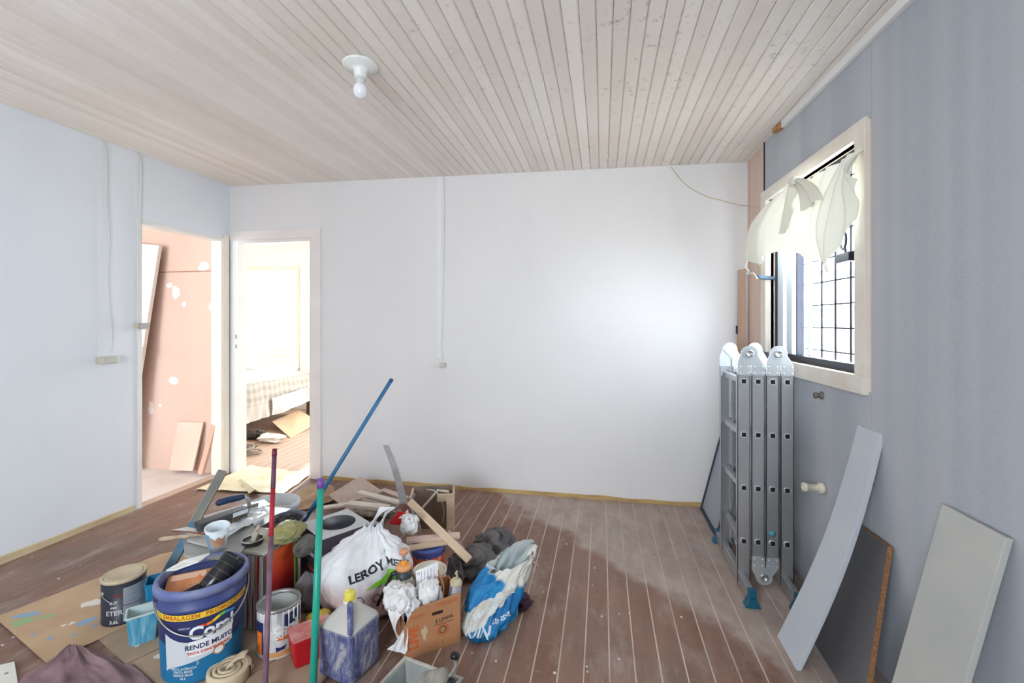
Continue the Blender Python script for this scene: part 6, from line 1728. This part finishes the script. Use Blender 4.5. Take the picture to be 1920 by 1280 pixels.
# ------------------------------------------------------------------ roller tray and roller
A2, B2 = at_z(760, 1234, 0.095), at_z(862, 1272, 0.095)
rzt = rz_of(A2, B2)
M_TRAY = mat('grey_paint_tray', (150, 152, 148), 0.55, col2=(126, 130, 130), scale=9)
tray = thing('roller_tray', 'grey plastic paint tray smeared with paint at the front edge', 'tray', V(A2.x, A2.y, 0.0), rzt)
Wt, Dt = 0.24, 0.30
def frus(x0, x1, y0, y1, z0, ins, z1):
    return [V(x0 + ins, y0 + ins, z0), V(x1 - ins, y0 + ins, z0), V(x1 - ins, y1 - ins, z0), V(x0 + ins, y1 - ins, z0)], [V(x0, y0, z1), V(x1, y0, z1), V(x1, y1, z1), V(x0, y1, z1)]
b0, t0 = frus(0, Wt, -Dt, 0, 0.0, 0.03, 0.092)
b1, t1 = frus(0.006, Wt - 0.006, -Dt + 0.006, -0.006, 0.004, 0.028, 0.092)
MB()._add(b0 + t0 + b1 + t1, [(3, 2, 1, 0)] + [(k, (k + 1) % 4, 4 + (k + 1) % 4, 4 + k) for k in range(4)] + [(8, 9, 10, 11)] + [(8 + k, 12 + k, 12 + (k + 1) % 4, 8 + (k + 1) % 4) for k in range(4)] + [(4 + k, 4 + (k + 1) % 4, 12 + (k + 1) % 4, 12 + k) for k in range(4)]).build('pan', M_TRAY, tray, 0.004)
mb = MB()
for (x0, x1, y0, y1) in ((-0.012, Wt + 0.012, -0.002, 0.012), (-0.012, Wt + 0.012, -Dt - 0.012, -Dt + 0.002)): mb.box((x0, y0, 0.088), (x1, y1, 0.096))
for (x0, x1) in ((-0.012, 0.002), (Wt - 0.002, Wt + 0.012)): mb.box((x0, -Dt, 0.088), (x1, 0, 0.096))
mb.build('rim', mat('pale_tray_rim', (186, 182, 170), 0.6, col2=(150, 150, 146), scale=16), tray, 0.003)
MB().box((0.03, -Dt + 0.03, 0.006), (Wt - 0.03, -0.03, 0.012)).build('paint_film', mat('dark_dried_paint', (70, 74, 76), 0.5, col2=(120, 124, 122), scale=12), tray)
rl = thing('paint_roller', 'small paint roller with black handle knob resting on the grey tray', 'paint roller', Matrix.Translation(tray.location) @ Matrix.Rotation(rzt, 4, 'Z') @ V(Wt + 0.005, -0.05, 0.105), rzt)
RX = Matrix.Rotation(math.pi / 2, 4, 'X')
MB().lathe([(0.0, -0.05), (0.012, -0.05), (0.034, -0.046), (0.036, -0.04), (0.036, 0.04), (0.034, 0.046), (0.012, 0.05), (0.0, 0.05)], 24, Matrix.Translation((-0.05, -0.04, 0.028)) @ Matrix.Rotation(1.1, 4, 'Y')).build('sleeve', mat('grimy_sleeve', (164, 156, 146), 0.9, col2=(120, 114, 108), scale=20), rl)
MB().tube([(-0.03, -0.03, 0.03), (0.0, -0.01, 0.05), (0.0, 0.02, 0.055), (-0.012, 0.03, 0.075)], 0.007, 8).build('frame', mat('roller_frame', (150, 148, 144), 0.4, 0.4), rl)
MB().lathe([(0.0, 0.0), (0.016, 0.0), (0.017, 0.012), (0.012, 0.018), (0.0, 0.019)], 20, Matrix.Translation((-0.014, 0.034, 0.072)) @ Matrix.Rotation(-0.3, 4, 'X')).build('knob', mat('black_knob', (26, 26, 30), 0.4), rl)
MB().tube([(0.005, -0.02, 0.03), (0.02, -0.06, 0.035), (0.03, -0.12, 0.03)], [0.016, 0.018, 0.012], 10).build('handle', mat('black_white_handle', (34, 34, 38), 0.5, col2=(214, 210, 204), scale=16, contrast=(0.52, 0.6)), rl)
# clay pot at the front edge
p = at_z(648, 1300, 0.12)
cp_ = thing('clay_pot', 'small reddish clay pot at the front between the jug and the tray', 'pot', V(p.x, p.y, 0.0))
MB().lathe([(0.0, 0.0), (0.035, 0.0), (0.047, 0.085), (0.052, 0.086), (0.053, 0.112), (0.048, 0.113), (0.044, 0.08), (0.03, 0.01), (0.0, 0.01)], 28).build('pot', mat('terracotta', (160, 90, 72), 0.8, col2=(140, 78, 64), scale=14), cp_)

# ------------------------------------------------------------------ loose chips of plaster on the floor
ch = MB(); rr = random.Random(33)
spots = [(1115, 1065), (1002, 1055), (1008, 1060), (1018, 1110), (1100, 1250), (1040, 1262), (1180, 1150), (930, 1240), (1205, 1088), (1062, 1020), (1090, 980), (1140, 975), (1020, 960), (968, 955), (885, 1225), (845, 1235), (110, 1085), (85, 1120), (60, 1045), (150, 1060), (20, 1075), (25, 1195), (5, 1210), (390, 930), (355, 925), (700, 910), (735, 905), (1240, 960)]
for (px, py) in spots + [(rr.uniform(900, 1300), rr.uniform(960, 1270)) for _ in range(9)]:
    c_ = at_z(px, py, 0.0); s_ = rr.uniform(0.003, 0.008); a = rr.random() * 3.1
    k = rr.uniform(0.4, 1.0)
    ch.prism([(c_.x + s_ * math.cos(a + t_) * (k if i % 2 else 1), c_.y + s_ * math.sin(a + t_) * (1 if i % 2 else k), 0.0005) for i, t_ in enumerate((0, 1.3, 2.6, 3.9, 5.2))], (0, 0, 0.003))
o = ch.build('plaster_chips', mat('plaster_chip', (218, 206, 196), 0.9)); tag(o, 'pale plaster chips scattered over the plank floor', 'debris', kind='stuff')

# ------------------------------------------------------------------ bedroom: covered bed and things in front of it
t = NT('checked_sheet', rough=0.85)
uv = t.coords('Object', scale=(1, 1, 1))
xs = t.sep(uv)
def stripes(s, f, w):
    return t.maprange(t.math('ABSOLUTE', t.math('SUBTRACT', t.math('FRACT', t.math('MULTIPLY', s, f)), 0.5)), w, w + 0.02)
k1 = stripes(t.math('ADD', xs[1], 0.0), 11.0, 0.25); k2 = stripes(t.math('ADD', xs[2], xs[0]), 11.0, 0.25)
zone = t.maprange(t.math('ADD', xs[2], t.math('MULTIPLY', xs[0], -0.0)), 0.36, 0.37)
chk = t.math('MULTIPLY', t.math('MULTIPLY', t.math('ADD', k1, k2), 0.5), zone)
t.color(t.mix(t.math('MULTIPLY', chk, 0.55), (182, 173, 162), (126, 118, 108)))
M_SHEET = t.m
bd = thing('covered_bed', 'bed under a pale checked sheet seen in the bright bedroom', 'bed', (-4.18, 4.4, 0))
MB().box((-1.3, -0.35, 0.22), (-0.06, 1.8, 0.60)).build('mattress', mat('mattress_white', (236, 228, 218), 0.8), bd, 0.03)
for (x_, y_) in ((-0.12, -0.25), (-0.12, 1.7), (-1.2, -0.25), (-1.2, 1.7)):
    MB().box((x_ - 0.03, y_ - 0.03, 0.0), (x_ + 0.03, y_ + 0.03, 0.22)).build('leg', mat('bed_leg', (110, 80, 60), 0.6), bd)
def bed_sheet(u, v):
    y = -0.45 + 2.28 * u
    n = mnoise.noise(V(u * 9, v * 3, 1.0)); n2 = mnoise.noise(V(u * 26, v * 4, 2.0))
    hem = 0.10 + 0.20 * u + 0.06 * mnoise.noise(V(u * 4, 0, 8)) - 0.03 * math.sin(u * 13)
    if v < 0.5:
        k = v / 0.5; return V(-1.32 + 1.30 * k, y, 0.635 + 0.012 * n)
    k = (v - 0.5) / 0.5
    return V(-0.02 + 0.05 * math.sin(k * 1.5) + 0.03 * n2 * k + 0.02 * n, y, 0.635 - (0.635 - hem) * k - 0.0)
MB().grid(bed_sheet, 80, 40).build('sheet', M_SHEET, bd)
MB().grid(lambda u, v: V(0.03 + 0.02 * math.sin(u * 5), 0.72 + 1.0 * u, 0.42 - 0.22 * v + 0.06 * u) + V(0.012 * math.sin(u * 20 + v * 3), 0, 0), 30, 8).build('sheet_patch', mat('white_sheet_patch', (200, 192, 183), 0.85), bd)
# cardboard leaning, white cloth, coiled cable
def quad_thing(name, pix, zs, thick, m, label, cat):
    return tilted(name, pix, zs, thick, m, label, cat)
quad_thing('bedroom_cardboard', [(545, 821), (510, 790), (560, 768), (600, 790)], [0.005, 0.10, 0.14, 0.03], 0.006, mat('tan_cardboard', (212, 178, 144), 0.8, col2=(200, 166, 132), scale=5), 'tan cardboard sheet propped beside the bed', 'cardboard')
lump('white_bundle', 'small white cloth bundle on the bedroom floor beside the bed', 'cloth', at_z(508, 828, 0.0), 0.15, 0.09, 0.045, mat('white_bundle', (238, 230, 220), 0.8), 51.0, 0.3, freq=2.6)
lump('dark_box_junk', 'dark odds and ends pushed under the bed', 'box', at_z(478, 822, 0.0), 0.15, 0.10, 0.05, mat('dark_junk', (92, 76, 68), 0.8, col2=(60, 52, 50), scale=8), 57.0, 0.3, freq=3)
cb_ = at_z(455, 850, 0.01); pts = []
for i in range(150):
    a = i * 0.33; r = 0.10 + 0.035 * math.sin(i * 0.21)
    pts.append(V(r * math.cos(a) + 0.02 * math.sin(i * 0.05), r * 1.1 * math.sin(a), 0.012 + 0.05 * abs(math.sin(i * 0.13))))
pts += [V(0.12, -0.05, 0.01), V(0.20, 0.0, 0.008), V(0.16, 0.10, 0.008), V(0.05, 0.14, 0.008)]
o = MB().tube(pts, 0.007, 6).build('coiled_cable', mat('grey_cable', (150, 136, 124), 0.6)); o.location = cb_
tag(o, 'coil of grey cable on the bedroom floor by the door jamb', 'cable')
# garden bush outside the bedroom window
bc_ = V(-6.35, 7.9, 0.25)
bu = thing('garden_bush', 'bright green bush outside the bedroom window', 'bush', bc_ - V(0, 0, 0.45))
mb = MB(); rr = random.Random(8)
for i in range(420):
    a = rr.random() * 6.283; h_ = rr.random(); r = 0.48 * math.sqrt(rr.random()) * (1.1 - 0.5 * h_)
    c_ = V(r * math.cos(a), r * math.sin(a), 0.35 + 0.72 * h_); d1 = V(rr.uniform(-1, 1), rr.uniform(-1, 1), rr.uniform(-.3, 1)).normalized() * 0.06; d2 = d1.orthogonal().normalized() * 0.022
    mb._add([c_ - d1, c_ + d2, c_ + d1, c_ - d2], [(0, 1, 2, 3)])
lv = mb.build('leaves', mat('fresh_leaf', (120, 180, 60), 0.6, col2=(150, 200, 80), scale=4), bu); lv['kind'] = 'stuff'
for k in range(5):
    MB().tube([(0, 0, 0), (0.12 * math.cos(k * 1.3), 0.12 * math.sin(k * 1.3), 0.45), (0.25 * math.cos(k * 1.3), 0.25 * math.sin(k * 1.3), 0.85)], [0.014, 0.01, 0.005], 6).build('stem', mat('bush_stem', (110, 92, 70), 0.8), bu)
